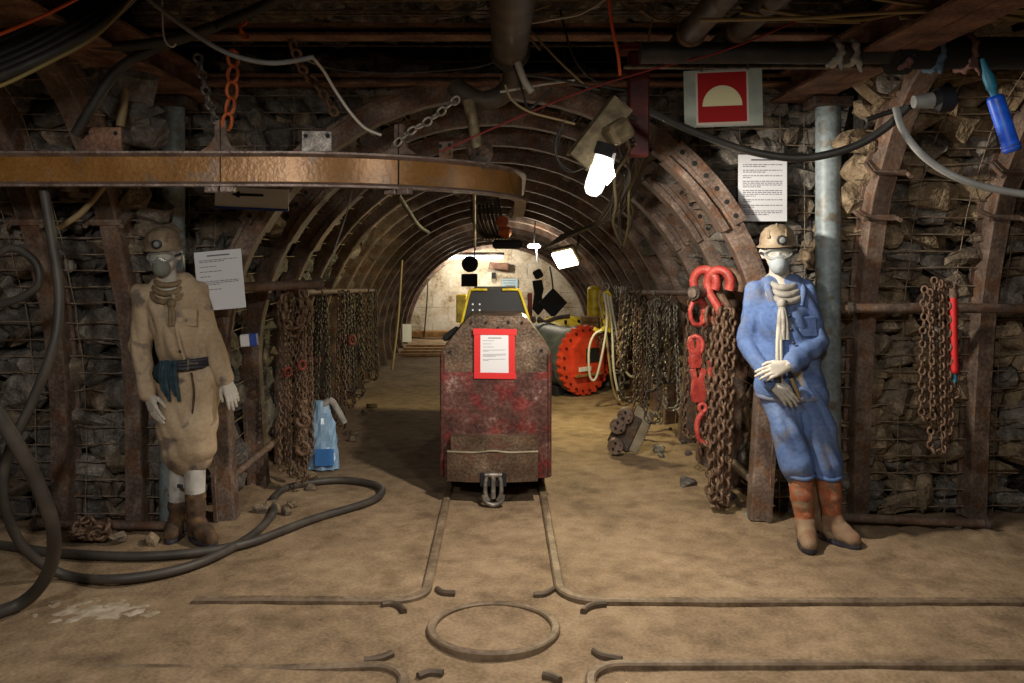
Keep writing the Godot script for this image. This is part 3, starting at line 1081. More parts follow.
func build_track() -> void:
	var a := []
	for d in [13.0, 9.0, 6.0, 4.6]:
		a.append(Vector3(-0.36, 0, -d))
	corner(a, -0.36, 4.03, -1.0, 1.0, 0.15)
	a.append(Vector3(-1.0, 0, -4.04))
	a.append(Vector3(-1.44, -0.004, -4.05))
	flat_path_bar("track_rail", "worn rail from under the locomotive bending towards the beige mannequin", a, 1, 0.048, 0.02, M.rail, "rail")
	var b := []
	for d in [13.0, 9.0, 6.0, 4.6]:
		b.append(Vector3(0.285, 0, -d))
	corner(b, 0.285, 4.03, 1.0, 1.0, 0.17)
	for x in [1.0, 2.0, 3.0, 4.2]:
		b.append(Vector3(x, 0, -4.02))
	flat_path_bar("track_rail", "worn rail from under the locomotive bending towards the blue mannequin", b, 1, 0.048, 0.02, M.rail, "rail")
	var c := []
	c.append(Vector3(-0.37, 0, -2.4))
	c.append(Vector3(-0.37, 0, -3.1))
	corner(c, -0.37, 3.4, -1.0, -1.0, 0.13)
	c.append(Vector3(-0.6, -0.004, -3.4))
	c.append(Vector3(-0.95, -0.02, -3.41))
	c.append(Vector3(-1.6, -0.021, -3.42))
	flat_path_bar("track_rail", "half-buried rail of the crossing bending away from the hose loop", c, 1, 0.04, 0.02, M.rail, "rail")
	var e := []
	e.append(Vector3(0.34, 0, -2.4))
	e.append(Vector3(0.34, 0, -3.1))
	corner(e, 0.34, 3.41, 1.0, -1.0, 0.14)
	for x in [1.0, 2.0, 3.0, 4.2]:
		e.append(Vector3(x, -0.004, -3.42))
	flat_path_bar("track_rail", "rail of the crossing on the camera side of the blue mannequin's rail", e, 1, 0.042, 0.02, M.rail, "rail")
	# short bent guide bars round the ring
	for g in [[[382, 606], [392, 605], [400, 608], [404, 613]], [[437, 590], [443, 594], [455, 595]], [[553, 590], [545, 595], [534, 596]], [[606, 605], [595, 606], [587, 609], [583, 613]], [[594, 652], [602, 657], [622, 661]], [[392, 655], [380, 660], [364, 662]], [[418, 678], [430, 674], [443, 675]], [[543, 676], [552, 678], [560, 682]]]:
		var pts := []
		for q in g:
			pts.append(F(q[0], q[1]))
		flat_path_bar("guide_bar", "short bent iron guide bar beside the floor ring", pts, 4, 0.028, 0.02, M.rail_dark, "rail", "guide bars round the floor ring")
	# round iron ring of the wagon turntable
	var rg := MB.new()
	rg.lathe(PackedVector2Array([Vector2(0.29, -0.03), Vector2(0.29, 0.016), Vector2(0.284, 0.022), Vector2(0.258, 0.022), Vector2(0.252, 0.016), Vector2(0.252, -0.03)]), 56, Transform3D(), false)
	var rn := put("floor_ring", rg, M.rail)
	rn.position = Vector3(-0.033, -0.002, -3.74)
	rn.rotation.x = -0.035
	tag(rn, "large flat iron ring set into the dirt floor between the rails", "ring")

# ---------------------------------------------------------------- locomotive
func build_loco() -> void:
	var t := thing("mine_locomotive", "rusty dark red mine locomotive on the tunnel rails", "locomotive", Vector3(-0.04, 0, -5.75))
	var hood := PackedVector2Array([Vector2(-0.345, 0.126), Vector2(0.355, 0.126), Vector2(0.37, 0.145), Vector2(0.37, 0.97), Vector2(0.36, 0.995), Vector2(0.215, 1.19), Vector2(0.185, 1.208), Vector2(-0.155, 1.208), Vector2(-0.185, 1.19), Vector2(-0.35, 0.985), Vector2(-0.36, 0.96), Vector2(-0.36, 0.145)])
	var mb := MB.new()
	mb.prism(hood, 0.5, Transform3D(Basis(), Vector3(0, 0, -0.27)))
	put("hood", mb, M.loco_plate, t)
	# bolted front plate, with a lower apron a little proud of it
	var pl := PackedVector2Array()
	for q in hood:
		pl.append(Vector2((q.x - 0.005) * 0.985 + 0.005, (q.y - 0.66) * 0.985 + 0.66))
	var fp := MB.new()
	fp.prism(pl, 0.02, Transform3D(Basis(), Vector3(0, 0, -0.01)))
	var fpn := put("front_plate", fp, M.loco_plate, t)
	for q in [[-0.06, 1.165], [0.09, 1.168], [-0.3, 0.97], [0.31, 0.98], [-0.16, 1.165], [0.18, 1.165], [0.02, 1.13]]:
		var bo := MB.new()
		bo.cyl(Vector3(q[0], q[1], -0.002), Vector3(q[0], q[1], 0.011), 0.011, 6)
		put("bolt", bo, M.black_soft, fpn)
	var ap := MB.new()
	ap.prism(PackedVector2Array([Vector2(-0.34, 0.13), Vector2(0.35, 0.13), Vector2(0.365, 0.15), Vector2(0.365, 0.835), Vector2(-0.355, 0.835), Vector2(-0.355, 0.15)]), 0.016, Transform3D(Basis(), Vector3(0, 0, 0.008)))
	put("apron", ap, M.loco, t)
	# edge straps down both sides
	for s in [[-0.352, 0.0], [0.362, 0.0]]:
		var es := MB.new()
		es.box(Transform3D(Basis(), Vector3(s[0], 0.55, 0.0)), Vector3(0.03, 0.83, 0.05), 0.01)
		put("edge_strap", es, M.loco, t)
	# bumper in two steps, bowed forward
	var plan := func(x0: float, x1: float, z0: float, bow: float) -> PackedVector2Array:
		var p := PackedVector2Array()
		p.append(Vector2(x1, 0.0))
		p.append(Vector2(x0, 0.0))
		for k in 11:
			var u := k / 10.0
			p.append(Vector2(lerpf(x0, x1, u), -(z0 + bow * (1.0 - pow(2 * u - 1, 2)))))
		return p
	var upright := Basis(Vector3(1, 0, 0), Vector3(0, 0, -1), Vector3(0, 1, 0))
	var b1 := MB.new()
	b1.prism(plan.call(-0.29, 0.28, 0.1, 0.02), 0.1, Transform3D(upright, Vector3(0, 0.375, 0.0)))
	var b1n := put("bumper_ledge", b1, M.loco_plate, t)
	var b2 := MB.new()
	b2.prism(plan.call(-0.31, 0.28, 0.15, 0.035), 0.19, Transform3D(upright, Vector3(0, 0.24, 0.0)))
	put("bumper", b2, M.loco_plate, t)
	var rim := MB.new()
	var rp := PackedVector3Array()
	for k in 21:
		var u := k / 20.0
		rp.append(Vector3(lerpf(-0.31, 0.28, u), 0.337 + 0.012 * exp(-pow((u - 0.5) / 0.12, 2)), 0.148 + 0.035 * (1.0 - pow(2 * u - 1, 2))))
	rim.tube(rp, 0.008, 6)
	put("rim", rim, M.steel_pale, b1n)  # pale tube added to paint in the highlight along the bumper edge
	var bs := MB.new()
	bs.lathe(PackedVector2Array([Vector2(0.07, 0), Vector2(0.06, 0.022), Vector2(0, 0.03)]), 18, Transform3D(Basis(), Vector3(-0.01, 0.334, 0.11)), true)
	put("boss", bs, M.loco_dark, b1n)
	# coupling pocket and links
	var pk := MB.new()
	pk.box(Transform3D(Basis(), Vector3(-0.01, 0.165, 0.12)), Vector3(0.17, 0.09, 0.15), 0.004)
	put("coupling_pocket", pk, M.black_soft, t)
	var cp := MB.new()
	for s in [-1, 1]:
		cp.tube(spline([Vector3(-0.01 + s * 0.035, 0.2, 0.19), Vector3(-0.01 + s * 0.05, 0.15, 0.205), Vector3(-0.01 + s * 0.05, 0.08, 0.215), Vector3(-0.01 + s * 0.03, 0.035, 0.22)], 5), 0.014, 8)
	cp.tube(spline([Vector3(-0.07, 0.075, 0.215), Vector3(-0.06, 0.03, 0.22), Vector3(-0.01, 0.01, 0.222), Vector3(0.04, 0.03, 0.22), Vector3(0.05, 0.075, 0.215)], 6), 0.016, 8)
	var cpn := put("coupling_link", cp, M.steel, t)
	var pn := MB.new()
	pn.cyl(Vector3(-0.01, 0.05, 0.215), Vector3(-0.01, 0.19, 0.2), 0.016, 10)
	pn.cyl(Vector3(-0.065, 0.195, 0.195), Vector3(0.045, 0.195, 0.195), 0.016, 10)
	put("coupling_pin", pn, M.steel, cpn)
	# running gear
	var uf := MB.new()
	uf.box(Transform3D(Basis(), Vector3(0.005, 0.14, -1.5)), Vector3(0.56, 0.1, 2.7), 0.01)
	put("underframe", uf, M.black_soft, t)
	for z in [-0.45, -2.1]:
		for s in [-0.325, 0.315]:
			var wh := MB.new()
			wh.lathe(PackedVector2Array([Vector2(0, -0.035), Vector2(0.155, -0.035), Vector2(0.155, 0.015), Vector2(0.175, 0.02), Vector2(0.175, 0.035), Vector2(0, 0.035)]), 24, Transform3D(Basis(Vector3(0, 1, 0), Vector3(1, 0, 0), Vector3(0, 0, -1)), Vector3(s, 0.172, z)), false)
			put("wheel", wh, M.arch_dark, t)
	# driver's cab: black inside, yellow edges
	var cab := MB.new()
	var cabp := PackedVector2Array([Vector2(-0.345, 0.2), Vector2(0.355, 0.2), Vector2(0.355, 0.95), Vector2(0.262, 1.08), Vector2(0.18, 1.335), Vector2(0.155, 1.366), Vector2(-0.165, 1.366), Vector2(-0.19, 1.335), Vector2(-0.252, 1.08), Vector2(-0.345, 0.95)])
	cab.prism(cabp, 0.45, Transform3D(Basis(), Vector3(0, 0, -0.73)))
	var cabn := put("cab", cab, M.black, t)
	var rear := MB.new()
	rear.box(Transform3D(Basis(), Vector3(0.005, 0.58, -1.8)), Vector3(0.66, 0.8, 1.8), 0.02)
	put("rear_hood", rear, M.loco_dark, t)
	for q in [[Vector2(-0.25, 1.1), Vector2(-0.192, 1.335), Vector2(-0.165, 1.362), Vector2(-0.06, 1.362)], [Vector2(0.05, 1.362), Vector2(0.15, 1.362), Vector2(0.182, 1.332), Vector2(0.258, 1.1)]]:
		var ye := MB.new()
		var pts := []
		for r in q:
			pts.append(Vector3(r.x, r.y, -0.492))
		ye.tube(spline(pts, 5), 0.011, 6)
		put("edge_trim", ye, M.yellow, cabn)
	for r in 4:
		for c in 2:
			var ri := MB.new()
			ri.cyl(Vector3(-0.165 + c * 0.05, 1.13 + r * 0.042, -0.502), Vector3(-0.165 + c * 0.05, 1.13 + r * 0.042, -0.492), 0.007, 8)
			put("rivet", ri, M.white, cabn)
	var sb := MB.new()
	sb.box(Transform3D(Basis.from_euler(Vector3(0, 0, 0.6)), Vector3(-0.33, 1.03, -0.62)), Vector3(0.13, 0.045, 0.2), 0.015)
	put("arm_pad", sb, M.black_soft, cabn)
	var yb := MB.new()
	yb.box(Transform3D(Basis(), Vector3(-0.33, 1.1, -2.4)), Vector3(0.1, 0.26, 0.2), 0.01)
	put("battery_box", yb, M.yellow, cabn)
	# scratched characters on the plate
	var tm := TextMesh.new()
	tm.text = "110U"
	tm.font_size = 8
	tm.pixel_size = 0.008
	tm.depth = 0.0015
	var tn := put("scratched_marks", tm, M.mono_edge, t)
	tn.position = Vector3(0.265, 0.975, 0.0012)
	# notice taped to the plate
	var nt := thing("loco_notice", "white sheet framed with red tape on the locomotive front", "notice", Vector3(-0.04, 0.958, -5.732), "")
	var pp := MB.new()
	pp.quaduv(Vector3(-0.098, -0.125, 0.005), Vector3(0.09, -0.12, 0.005), Vector3(0.09, 0.125, 0.005), Vector3(-0.096, 0.125, 0.005))
	var sh := MB.new()
	sh.box(Transform3D(Basis(), Vector3(-0.003, 0, 0.002)), Vector3(0.2, 0.262, 0.004))
	put("backing", sh, M.white, nt)
	put("sheet", pp, paper(1, false), nt)
	for q in [[-0.118, -0.005, 0.042, 0.3], [0.112, -0.005, 0.042, 0.3], [0.0, 0.148, 0.29, 0.04], [0.0, -0.145, 0.28, 0.04]]:
		var tp := MB.new()
		tp.box(Transform3D(Basis.from_euler(Vector3(0, 0, rng.randf_range(-0.015, 0.015))), Vector3(q[0], q[1], 0.0065 if q[2] < 0.1 else 0.0088)), Vector3(q[2], q[3], 0.002))
		put("tape", tp, M.tape_red, nt)

# sheet with printed lines, as far as they can be read in the photograph
func paper(kind: int, dense: bool) -> StandardMaterial3D:
	var w := 128
	var h := 180
	var im := Image.create(w, h, false, Image.FORMAT_RGB8)
	im.fill(Color8(214, 216, 222))
	var r := RandomNumberGenerator.new()
	r.seed = kind
	var ink := Color8(92, 94, 104)
	var y := 12
	im.fill_rect(Rect2i(34, y, 62, 4), ink)
	y += 14
	while y < h - 16:
		var n := r.randi_range(2, 5) if dense else r.randi_range(1, 3)
		for i in n:
			var x := 12
			var stop := w - 12 if i < n - 1 else r.randi_range(28, 80)
			while x < stop:
				var l := r.randi_range(4, 12)
				im.fill_rect(Rect2i(x, y, mini(l, stop - x), 2), ink)
				x += l + 2
			y += 5
			if y > h - 16:
				break
		y += 5 if dense else 10
		if not dense and y > h * 0.66:
			break
	var m := StandardMaterial3D.new()
	m.albedo_texture = ImageTexture.create_from_image(im)
	m.roughness = 0.7
	return m

# ---------------------------------------------------------------- overhead monorail
func build_monorail() -> void:
	var t := thing("monorail_track", "overhead rusty I-beam monorail bending into the tunnel", "rail", Vector3(-1.0, 2.035, -4.1))
	var o := t.position
	var path := []
	var H := 2.035
	path.append(Vector3(-4.8, H, -4.1))
	for x in [-3.5, -2.4, -1.34]:
		path.append(Vector3(x, H, -4.1))
	path.append(Vector3(-1.05, H, -4.1))
	var r := 1.17
	for k in range(1, 13):
		var a := PI / 2 * k / 12.0
		path.append(Vector3(-1.05 + r * sin(a), H - 0.01 * k / 12.0, -4.1 - r * (1.0 - cos(a))))
	for d in [5.6, 6.0]:
		path.append(Vector3(0.12, H - 0.03 - 0.06 * (d - 5.27), -d))
	var fr := []
	for i in path.size():
		var tt: Vector3 = (path[mini(i + 1, path.size() - 1)] - path[maxi(i - 1, 0)]).normalized()
		fr.append(Transform3D(facing(tt), path[i] - o))
	var h := 0.083
	var cuts := [[0, 4], [3, 8], [7, path.size()]]
	for c in cuts:
		var f2: Array = fr.slice(c[0], c[1])
		var web := MB.new()
		web.sweep(f2, PackedVector2Array([Vector2(-0.008, -h + 0.014), Vector2(0.008, -h + 0.014), Vector2(0.008, h - 0.014), Vector2(-0.008, h - 0.014)]))
		var wn := put("web", web, M.mono, t)
		for s in [-1, 1]:
			var fl := MB.new()
			var y0 := -h if s < 0 else h - 0.018
			if s < 0:
				fl.sweep(f2, PackedVector2Array([Vector2(-0.036, -h), Vector2(0.036, -h), Vector2(0.036, -h + 0.01), Vector2(0.008, -h + 0.024), Vector2(-0.008, -h + 0.024), Vector2(-0.036, -h + 0.01)]))
			else:
				fl.sweep(f2, PackedVector2Array([Vector2(-0.036, h - 0.01), Vector2(-0.008, h - 0.024), Vector2(0.008, h - 0.024), Vector2(0.036, h - 0.01), Vector2(0.036, h), Vector2(-0.036, h)]))
			put("flange", fl, M.mono_edge, wn)
	# hanger lugs and tabs at the joints
	for j in [[-1.335, 4.1, 0.0], [-0.5, 4.235, 0.45]]:
		var x: float = j[0]
		var p := Vector3(x, H, -j[1]) - o
		var ear := MB.new()
		var ry := Basis.from_euler(Vector3(0, -j[2], 0))
		for s in [-1, 1]:
			ear.prism(PackedVector2Array([Vector2(s * 0.004, h), Vector2(s * 0.1, h), Vector2(s * 0.05, h + 0.03), Vector2(s * 0.026, h + 0.08), Vector2(s * 0.024, h + 0.15), Vector2(s * 0.004, h + 0.15)]) , 0.02, Transform3D(ry, p))
		put("hanger_lug", ear, M.arch, t)
		var tab := MB.new()
		for s in [-1, 1]:
			tab.box(Transform3D(ry, p + ry * Vector3(s * 0.037, -h - 0.014, 0.01)), Vector3(0.066, 0.03, 0.05), 0.004)
		put("joint_tab", tab, M.mono_edge, t)
		var seam := MB.new()
		seam.box(Transform3D(ry, p + ry * Vector3(0, 0, 0.0)), Vector3(0.004, 0.14, 0.024))
		put("seam", seam, M.black_soft, t)
	# plates standing on the upper flange
	for q in [[317, 147, 4.1, 0.145, 0.1, M.steel, 0.0], [446, 155, 4.42, 0.085, 0.09, M.arch, 0.6], [102, 141, 4.12, 0.19, 0.12, M.beam, 0.0]]:
		var pl := MB.new()
		var c := W(q[0], q[1], q[2])
		pl.box(Transform3D(Basis.from_euler(Vector3(0, -q[6], 0)), Vector3.ZERO), Vector3(q[3], q[4], 0.016), 0.003)
		var pn := put("bracket_plate", pl, q[5], t)
		pn.position = c - o
		pn.position.y = H + h - o.y + q[4] * 0.5
		for s in [-1, 1]:
			var hl := MB.new()
			hl.cyl(Vector3(s * q[3] * 0.36, q[4] * 0.25, 0.006), Vector3(s * q[3] * 0.36, q[4] * 0.25, 0.0095), 0.011, 10)
			var hn := put("bolt_hole", hl, M.black_soft, pn)
			hn.basis = Basis.from_euler(Vector3(0, -q[6], 0))
	# trolley hanging on the bend
	var tr := thing("monorail_trolley", "rusty trolley plate hung on the bend of the monorail", "trolley", W(480, 158, 4.6))
	var tp := MB.new()
	tp.prism(PackedVector2Array([Vector2(-0.08, 0.02), Vector2(-0.075, 0.06), Vector2(-0.04, 0.075), Vector2(0.04, 0.075), Vector2(0.075, 0.06), Vector2(0.08, 0.02), Vector2(0.05, -0.06), Vector2(-0.05, -0.06)]), 0.03, Transform3D(Basis.from_euler(Vector3(0, -0.7, 0)), Vector3.ZERO))
	put("side_plate", tp, M.arch_dark, tr)
	for s in [-1, 1]:
		var rl := MB.new()
		rl.lathe(PackedVector2Array([Vector2(0, -0.02), Vector2(0.025, -0.02), Vector2(0.025, 0.02), Vector2(0, 0.02)]), 14, Transform3D(Basis.from_euler(Vector3(0, -0.7, 0)) * Basis(Vector3.RIGHT, Vector3(0, 0, 1), Vector3(0, -1, 0)), Basis.from_euler(Vector3(0, -0.7, 0)) * Vector3(s * 0.05, 0.035, 0.02)), false)
		put("roller", rl, M.arch, tr)
	var hn2 := MB.new()
	hn2.cyl(W(468, 100, 4.6) - tr.position, W(478, 148, 4.6) - tr.position, 0.03, 12)
	put("hanger_tube", hn2, M.lamp_metal, tr)

# ---------------------------------------------------------------- chains
var link_cache := {}

func link_mesh(l: float, r: float) -> MB:
	var key := "%.4f %.4f" % [l, r]
	if not link_cache.has(key):
		var mb := MB.new()
		var p := PackedVector3Array()
		var w := l * 0.31 - r * 0.3
		var s := l * 0.5 - r - w
		for k in 5:
			var a := PI * k / 4.0
			p.append(Vector3(cos(a) * w, s + sin(a) * w, 0))
		for k in 5:
			var a := PI + PI * k / 4.0
			p.append(Vector3(cos(a) * w, -s + sin(a) * w, 0))
		mb.tube(p, r, 5, true)
		link_cache[key] = [mb, mb.mesh()]
	return link_cache[key][0]

func chain(called: String, label: String, pts: PackedVector3Array, l: float, r: float, mat: Material, split: bool, group := "", category := "chain") -> Node3D:
	var lm := link_mesh(l, r)
	var lmesh: ArrayMesh = link_cache["%.4f %.4f" % [l, r]][1]
	var pitch := l - 2.3 * r
	var t := thing(called, label, category, pts[0], group)
	var o := pts[0]
	var merged := MB.new()
	var i := 0
	var pos := 0.0
	var acc := 0.0
	var roll := rng.randf() * PI
	for k in pts.size() - 1:
		var a := pts[k]
		var b := pts[k + 1]
		var len := a.distance_to(b)
		while pos <= acc + len and len > 0.0:
			var p := a.lerp(b, (pos - acc) / len)
			var y := (b - a).normalized()
			var bs := facing(Vector3.BACK if absf(y.z) < 0.9 else Vector3.RIGHT)
			var z := (Vector3.BACK - y * y.z)
			if z.length() < 0.1:
				z = Vector3.RIGHT
			z = z.normalized()
			bs = Basis(y.cross(z), y, z).rotated(y, roll + (PI / 2 if i % 2 else 0.0) + rng.randf_range(-0.25, 0.25))
			var x := Transform3D(bs, p - o)
			if split:
				var n := put("link", lmesh, mat, t)
				n.transform = x
			else:
				for q in lm.v.size():
					merged.v.append(x * lm.v[q])
					merged.n.append(bs * lm.n[q])
			i += 1
			pos += pitch
		acc += len
	if not split:
		stuff(put("links", merged, mat, t))
	return t

func hung(x: float, top: float, z: float, bottom: float, wide: float, zz := 0.0) -> PackedVector3Array:   # a chain doubled over a peg
	var p := PackedVector3Array()
	var m := 14
	for k in m + 1:
		p.append(Vector3(x + wide * (0.5 - 0.5 * (1.0 - k / float(m)) * 0.6) * -1.0 + rng.randf_range(-0.004, 0.004), lerpf(top, bottom + wide * 0.4, k / float(m)), z + rng.randf_range(-0.004, 0.004)))
	for k in range(1, 5):
		var a := PI * k / 5.0
		p.append(Vector3(x - cos(a) * wide * 0.5, bottom + wide * 0.4 - sin(a) * wide * 0.4, z + zz * 0.5))
	for k in m + 1:
		p.append(Vector3(x + wide * (0.5 - 0.5 * (k / float(m)) * 0.6) + rng.randf_range(-0.004, 0.004), lerpf(bottom + wide * 0.4, top, k / float(m)), z + zz + rng.randf_range(-0.004, 0.004)))
	return p

func build_chains() -> void:
	# bunch by the beige mannequin
	var lab := "rust brown chain looped over the pipe hanger by the blue bag"
	for q in [[284, 470, 5.82, 0.05, 0.052], [293, 476, 5.84, 0.06, 0.052], [302, 482, 5.82, 0.05, 0.056], [309, 455, 5.9, 0.045, 0.05]]:
		var top := W(q[0] * 0.6 + 296 * 0.4, 300, q[2])
		var bot := W(q[0], q[1], q[2])
		chain("hanging_chain", lab, hung(bot.x, top.y, -q[2], bot.y, q[3]), q[4], 0.0065, M.chain_rust, true, "rust brown chains by the blue bag")
	var coil := []
	for k in 26:
		var a := TAU * k / 12.0
		coil.append(W(294 + cos(a) * (10 + k * 0.2), 303 + sin(a) * 24 + k * 0.4, 5.72 - 0.03 * sin(a * 0.5)))
	chain("heavy_chain", "coil of heavy rusty chain wound round the pipe hanger", spline(coil, 3), 0.085, 0.011, M.chain_rust, true)
	for q in [[302, 365, 5.75], [288, 372, 5.75]]:
		var sh := put("chain_hook", link_mesh(0.085, 0.011), M.red_dull)
		sh.position = W(q[0], q[1], q[2])
		sh.rotation = Vector3(0.2, 0.6, 0.1)
		tag(sh, "red painted ring link among the rust brown chains", "link", "red ring links in the rust brown chains")
	for q in [[303, 418, 5.74], [303, 446, 5.74]]:
		var sh := thing("grab_hook", "rusty grab hook hanging in the rust brown chain bunch", "hook", W(q[0], q[1], q[2]), "grab hooks in the rust brown chains")
		var mb := MB.new()
		mb.tube(spline([Vector3(0, 0.07, 0), Vector3(0.0, 0.03, 0), Vector3(0.035, 0.0, 0), Vector3(0.03, -0.045, 0), Vector3(-0.01, -0.055, 0), Vector3(-0.04, -0.03, 0), Vector3(-0.038, 0.0, 0)], 5), 0.014, 8)
		put("hook", mb, M.chain_rust, sh)
		var ey := MB.new()
		ey.add(link_mesh(0.07, 0.011))
		put("eye", ey, M.chain_rust, sh).position = Vector3(0, 0.09, 0)
	# dark bunches along the tunnel side where the lane is free
	var dark := "dark chain looped over the pipe rail of the free tunnel lane"
	for k in 13:
		var d := 6.35 + k * 0.27
		var x := -1.42 + rng.randf_range(-0.05, 0.1)
		var b := rng.randf_range(0.12, 0.55)
		chain("dark_chain", dark, hung(x, 1.34 - 0.04 * (d - 5.9), -d, b, rng.randf_range(0.06, 0.14), rng.randf_range(-0.06, 0.06)), 0.06, 0.0075, M.chain_dark if k % 4 != 3 else M.chain, false, "dark chains on the rail of the free tunnel lane")
	var bun := MB.new()
	for q in [[322, 292], [317, 360], [352, 340]]:
		var sh := put("chain_hook", link_mesh(0.1, 0.014), M.red_dull)
		sh.position = W(q[0], q[1], 6.9)
		sh.rotation = Vector3(0.1, rng.randf(), 0.2)
		tag(sh, "dull red ring link among the dark tunnel chains", "link", "dull red ring links in the dark chains")
	# chains on the machine side
	var side_label := "grey chain looped over the pipe rail near the red machine"
	var side_group := "grey chains near the red machine"
	for k in 12:
		var d := 6.2 + k * 0.33 + rng.randf_range(-0.12, 0.12)
		var x := 1.34 + rng.randf_range(-0.2, 0.1)
		var b := rng.randf_range(0.08, 0.75)
		chain("machine_side_chain", side_label, hung(x, 1.34 - 0.05 * (d - 5.9) - rng.randf() * 0.1, -d, b, rng.randf_range(0.05, 0.24), rng.randf_range(-0.15, 0.15)), [0.065, 0.05, 0.09][k % 3], [0.008, 0.006, 0.012][k % 3], M.chain_dark if k % 4 else M.chain, false, side_group)
	for k in 5:
		var d := 6.6 + k * 0.7
		var pts := [Vector3(1.3, 1.28, -d), Vector3(1.2, 0.85 - 0.06 * k, -d - 0.2), Vector3(1.22, 0.7, -d - 0.4), Vector3(1.34, 1.2, -d - 0.7)]
		chain("machine_side_chain", "grey chain swagged between pegs of the rail near the red machine", spline(pts, 6), 0.06, 0.0075, M.chain_dark, false, "swagged chains near the red machine")
	for q in [[624, 330, 8.9], [618, 350, 9.2], [672, 310, 7.2], [660, 315, 7.6]]:
		var p := W(q[0], q[1], q[2])
		chain("bright_chain", "bright worn steel chain among the chains near the red machine", hung(p.x, 1.25, p.z, rng.randf_range(0.3, 0.6), 0.12), 0.065, 0.008, M.chain_bright, false, "bright chains near the red machine")
	# heavy chains under the red hook
	var heavy := "heavy brown chain hanging from the red crane hook"
	for q in [[708, 445, 5.48, 0.045], [713, 500, 5.42, 0.055], [720, 506, 5.44, 0.055]]:
		var bot := W(q[0], q[1], q[2])
		var top := W(q[0] + 9.0, 312, q[2])
		var lean := hung(bot.x, top.y, -q[2], bot.y, q[3], 0.05)
		for k in lean.size():
			lean[k].x += (top.x - bot.x) * clampf((lean[k].y - bot.y) / (top.y - bot.y), 0, 1)
		chain("heavy_hook_chain", heavy, lean, 0.08, 0.0115, M.chain, true, "heavy chains under the red hook")
	chain("thin_chain", "thin dark chain with red fittings beside the heavy hook chains", PackedVector3Array([W(697, 350, 5.55), W(699, 365, 5.55), W(700, 420, 5.55), W(702, 455, 5.55)]), 0.07, 0.01, M.chain, true)
	# cross hooks
	var hk := thing("crane_hook", "big worn red double hook hung over the pipe peg", "hook", W(717, 290, 5.5))
	for q in [[-0.075, 0.0, -0.03, M.red], [0.0, 0.0, 0.03, M.red], [0.075, -0.01, 0.0, M.chain_rust]]:
		var mb := MB.new()
		var pts := []
		for k in 9:
			var a := lerpf(-0.5, PI + 0.1, k / 8.0)
			pts.append(Vector3(cos(a) * 0.075 + 0.005, 0.045 + sin(a) * 0.085, 0))
		pts.append(Vector3(-0.05, -0.03, 0))
		pts.append(Vector3(-0.005, -0.1, 0))
		pts.append(Vector3(0.01, -0.15, 0))
		mb.tube(spline(pts, 3), 0.032, 10, false, 0.026)
		var n := put("hook", mb, q[3], hk)
		n.position = Vector3(q[0], q[1], q[2])
		n.rotation.y = -0.55
		var ey := MB.new()
		ey.add(link_mesh(0.1, 0.016))
		put("eye", ey, q[3], n).position = Vector3(0.01, -0.19, 0)
	for q in [[698, 313, 0.19, 0.016, 0.3], [709, 316, 0.15, 0.013, 0.9], [696, 345, 0.15, 0.018, -0.3], [722, 312, 0.13, 0.014, 0.8]]:
		var sh := put("red_shackle", link_mesh(q[2], q[3]), M.red if q[0] != 709 else M.chain_rust)
		sh.position = W(q[0], q[1], 5.5)
		sh.rotation = Vector3(0, q[4], 0.06)
		tag(sh, "red painted connecting link above the heavy hook chains" if q[0] != 709 else "rust brown connecting link above the heavy hook chains", "link", "red connecting links by the crane hook" if q[0] != 709 else "")
	for q in [[695, 352, 0.05], [698, 383, 0.06], [712, 368, 0.03]]:
		var mb := MB.new()
		var k: float = q[2] / 0.05
		mb.prism(PackedVector2Array([Vector2(-0.045, 0.07) * k, Vector2(-0.03, 0.02) * k, Vector2(-0.04, -0.06) * k, Vector2(-0.03, -0.1) * k, Vector2(0.03, -0.1) * k, Vector2(0.042, -0.06) * k, Vector2(0.03, 0.02) * k, Vector2(0.045, 0.07) * k, Vector2(0.02, 0.08) * k, Vector2(0.012, 0.03) * k, Vector2(-0.012, 0.03) * k, Vector2(-0.02, 0.08) * k]), 0.03, Transform3D())
		var n := put("chain_shortener", mb, M.red)
		n.position = W(q[0], q[1], 5.48)
		n.rotation.y = 0.3
		tag(n, "flat red chain shortener claw beside the heavy hook chains", "claw", "red chain shorteners by the crane hook")
	var rh := thing("sling_hook", "bright red sling hook low on the thin dark chain", "hook", W(701, 430, 5.46))
	var rm := MB.new()
	rm.tube(spline([Vector3(0.01, 0.11, 0), Vector3(-0.02, 0.06, 0), Vector3(-0.025, 0.0, 0), Vector3(-0.01, -0.06, 0), Vector3(0.03, -0.085, 0), Vector3(0.06, -0.06, 0)], 5), 0.02, 8, false, 0.012)
	put("hook", rm, M.red, rh)
	var re := MB.new()
	re.add(link_mesh(0.08, 0.014))
	put("eye", re, M.red, rh).position = Vector3(0.01, 0.14, 0)
	# chains on the gallery wall
	for q in [[926, 420, 0.05], [936, 452, 0.06], [944, 438, 0.05], [950, 400, 0.045]]:
		var bot := W(q[0], q[1], 4.86)
		chain("wall_chain", "rusty chain doubled over the strut beside the red tube", hung(bot.x, 1.36 + rng.randf_range(0, 0.12), -4.86, bot.y, q[2], 0.03), 0.056, 0.0075, M.chain, true, "wall chains beside the red tube")
	# chain hoists over the monorail
	var pale := [W(398, 142, 4.2), W(408, 133, 4.22), W(430, 120, 4.25), W(456, 100, 4.3)]
	chain("hanger_chain", "bright steel chain slanting up from the monorail joint", spline(pale, 4), 0.062, 0.007, M.chain_bright, true)
	chain("hanger_chain", "dark steel chain slung down to the monorail beside the orange shackles", spline([W(198, 58, 4.25), W(203, 80, 4.22), W(210, 105, 4.18), W(219, 128, 4.12)], 4), 0.066, 0.009, M.steel, true)
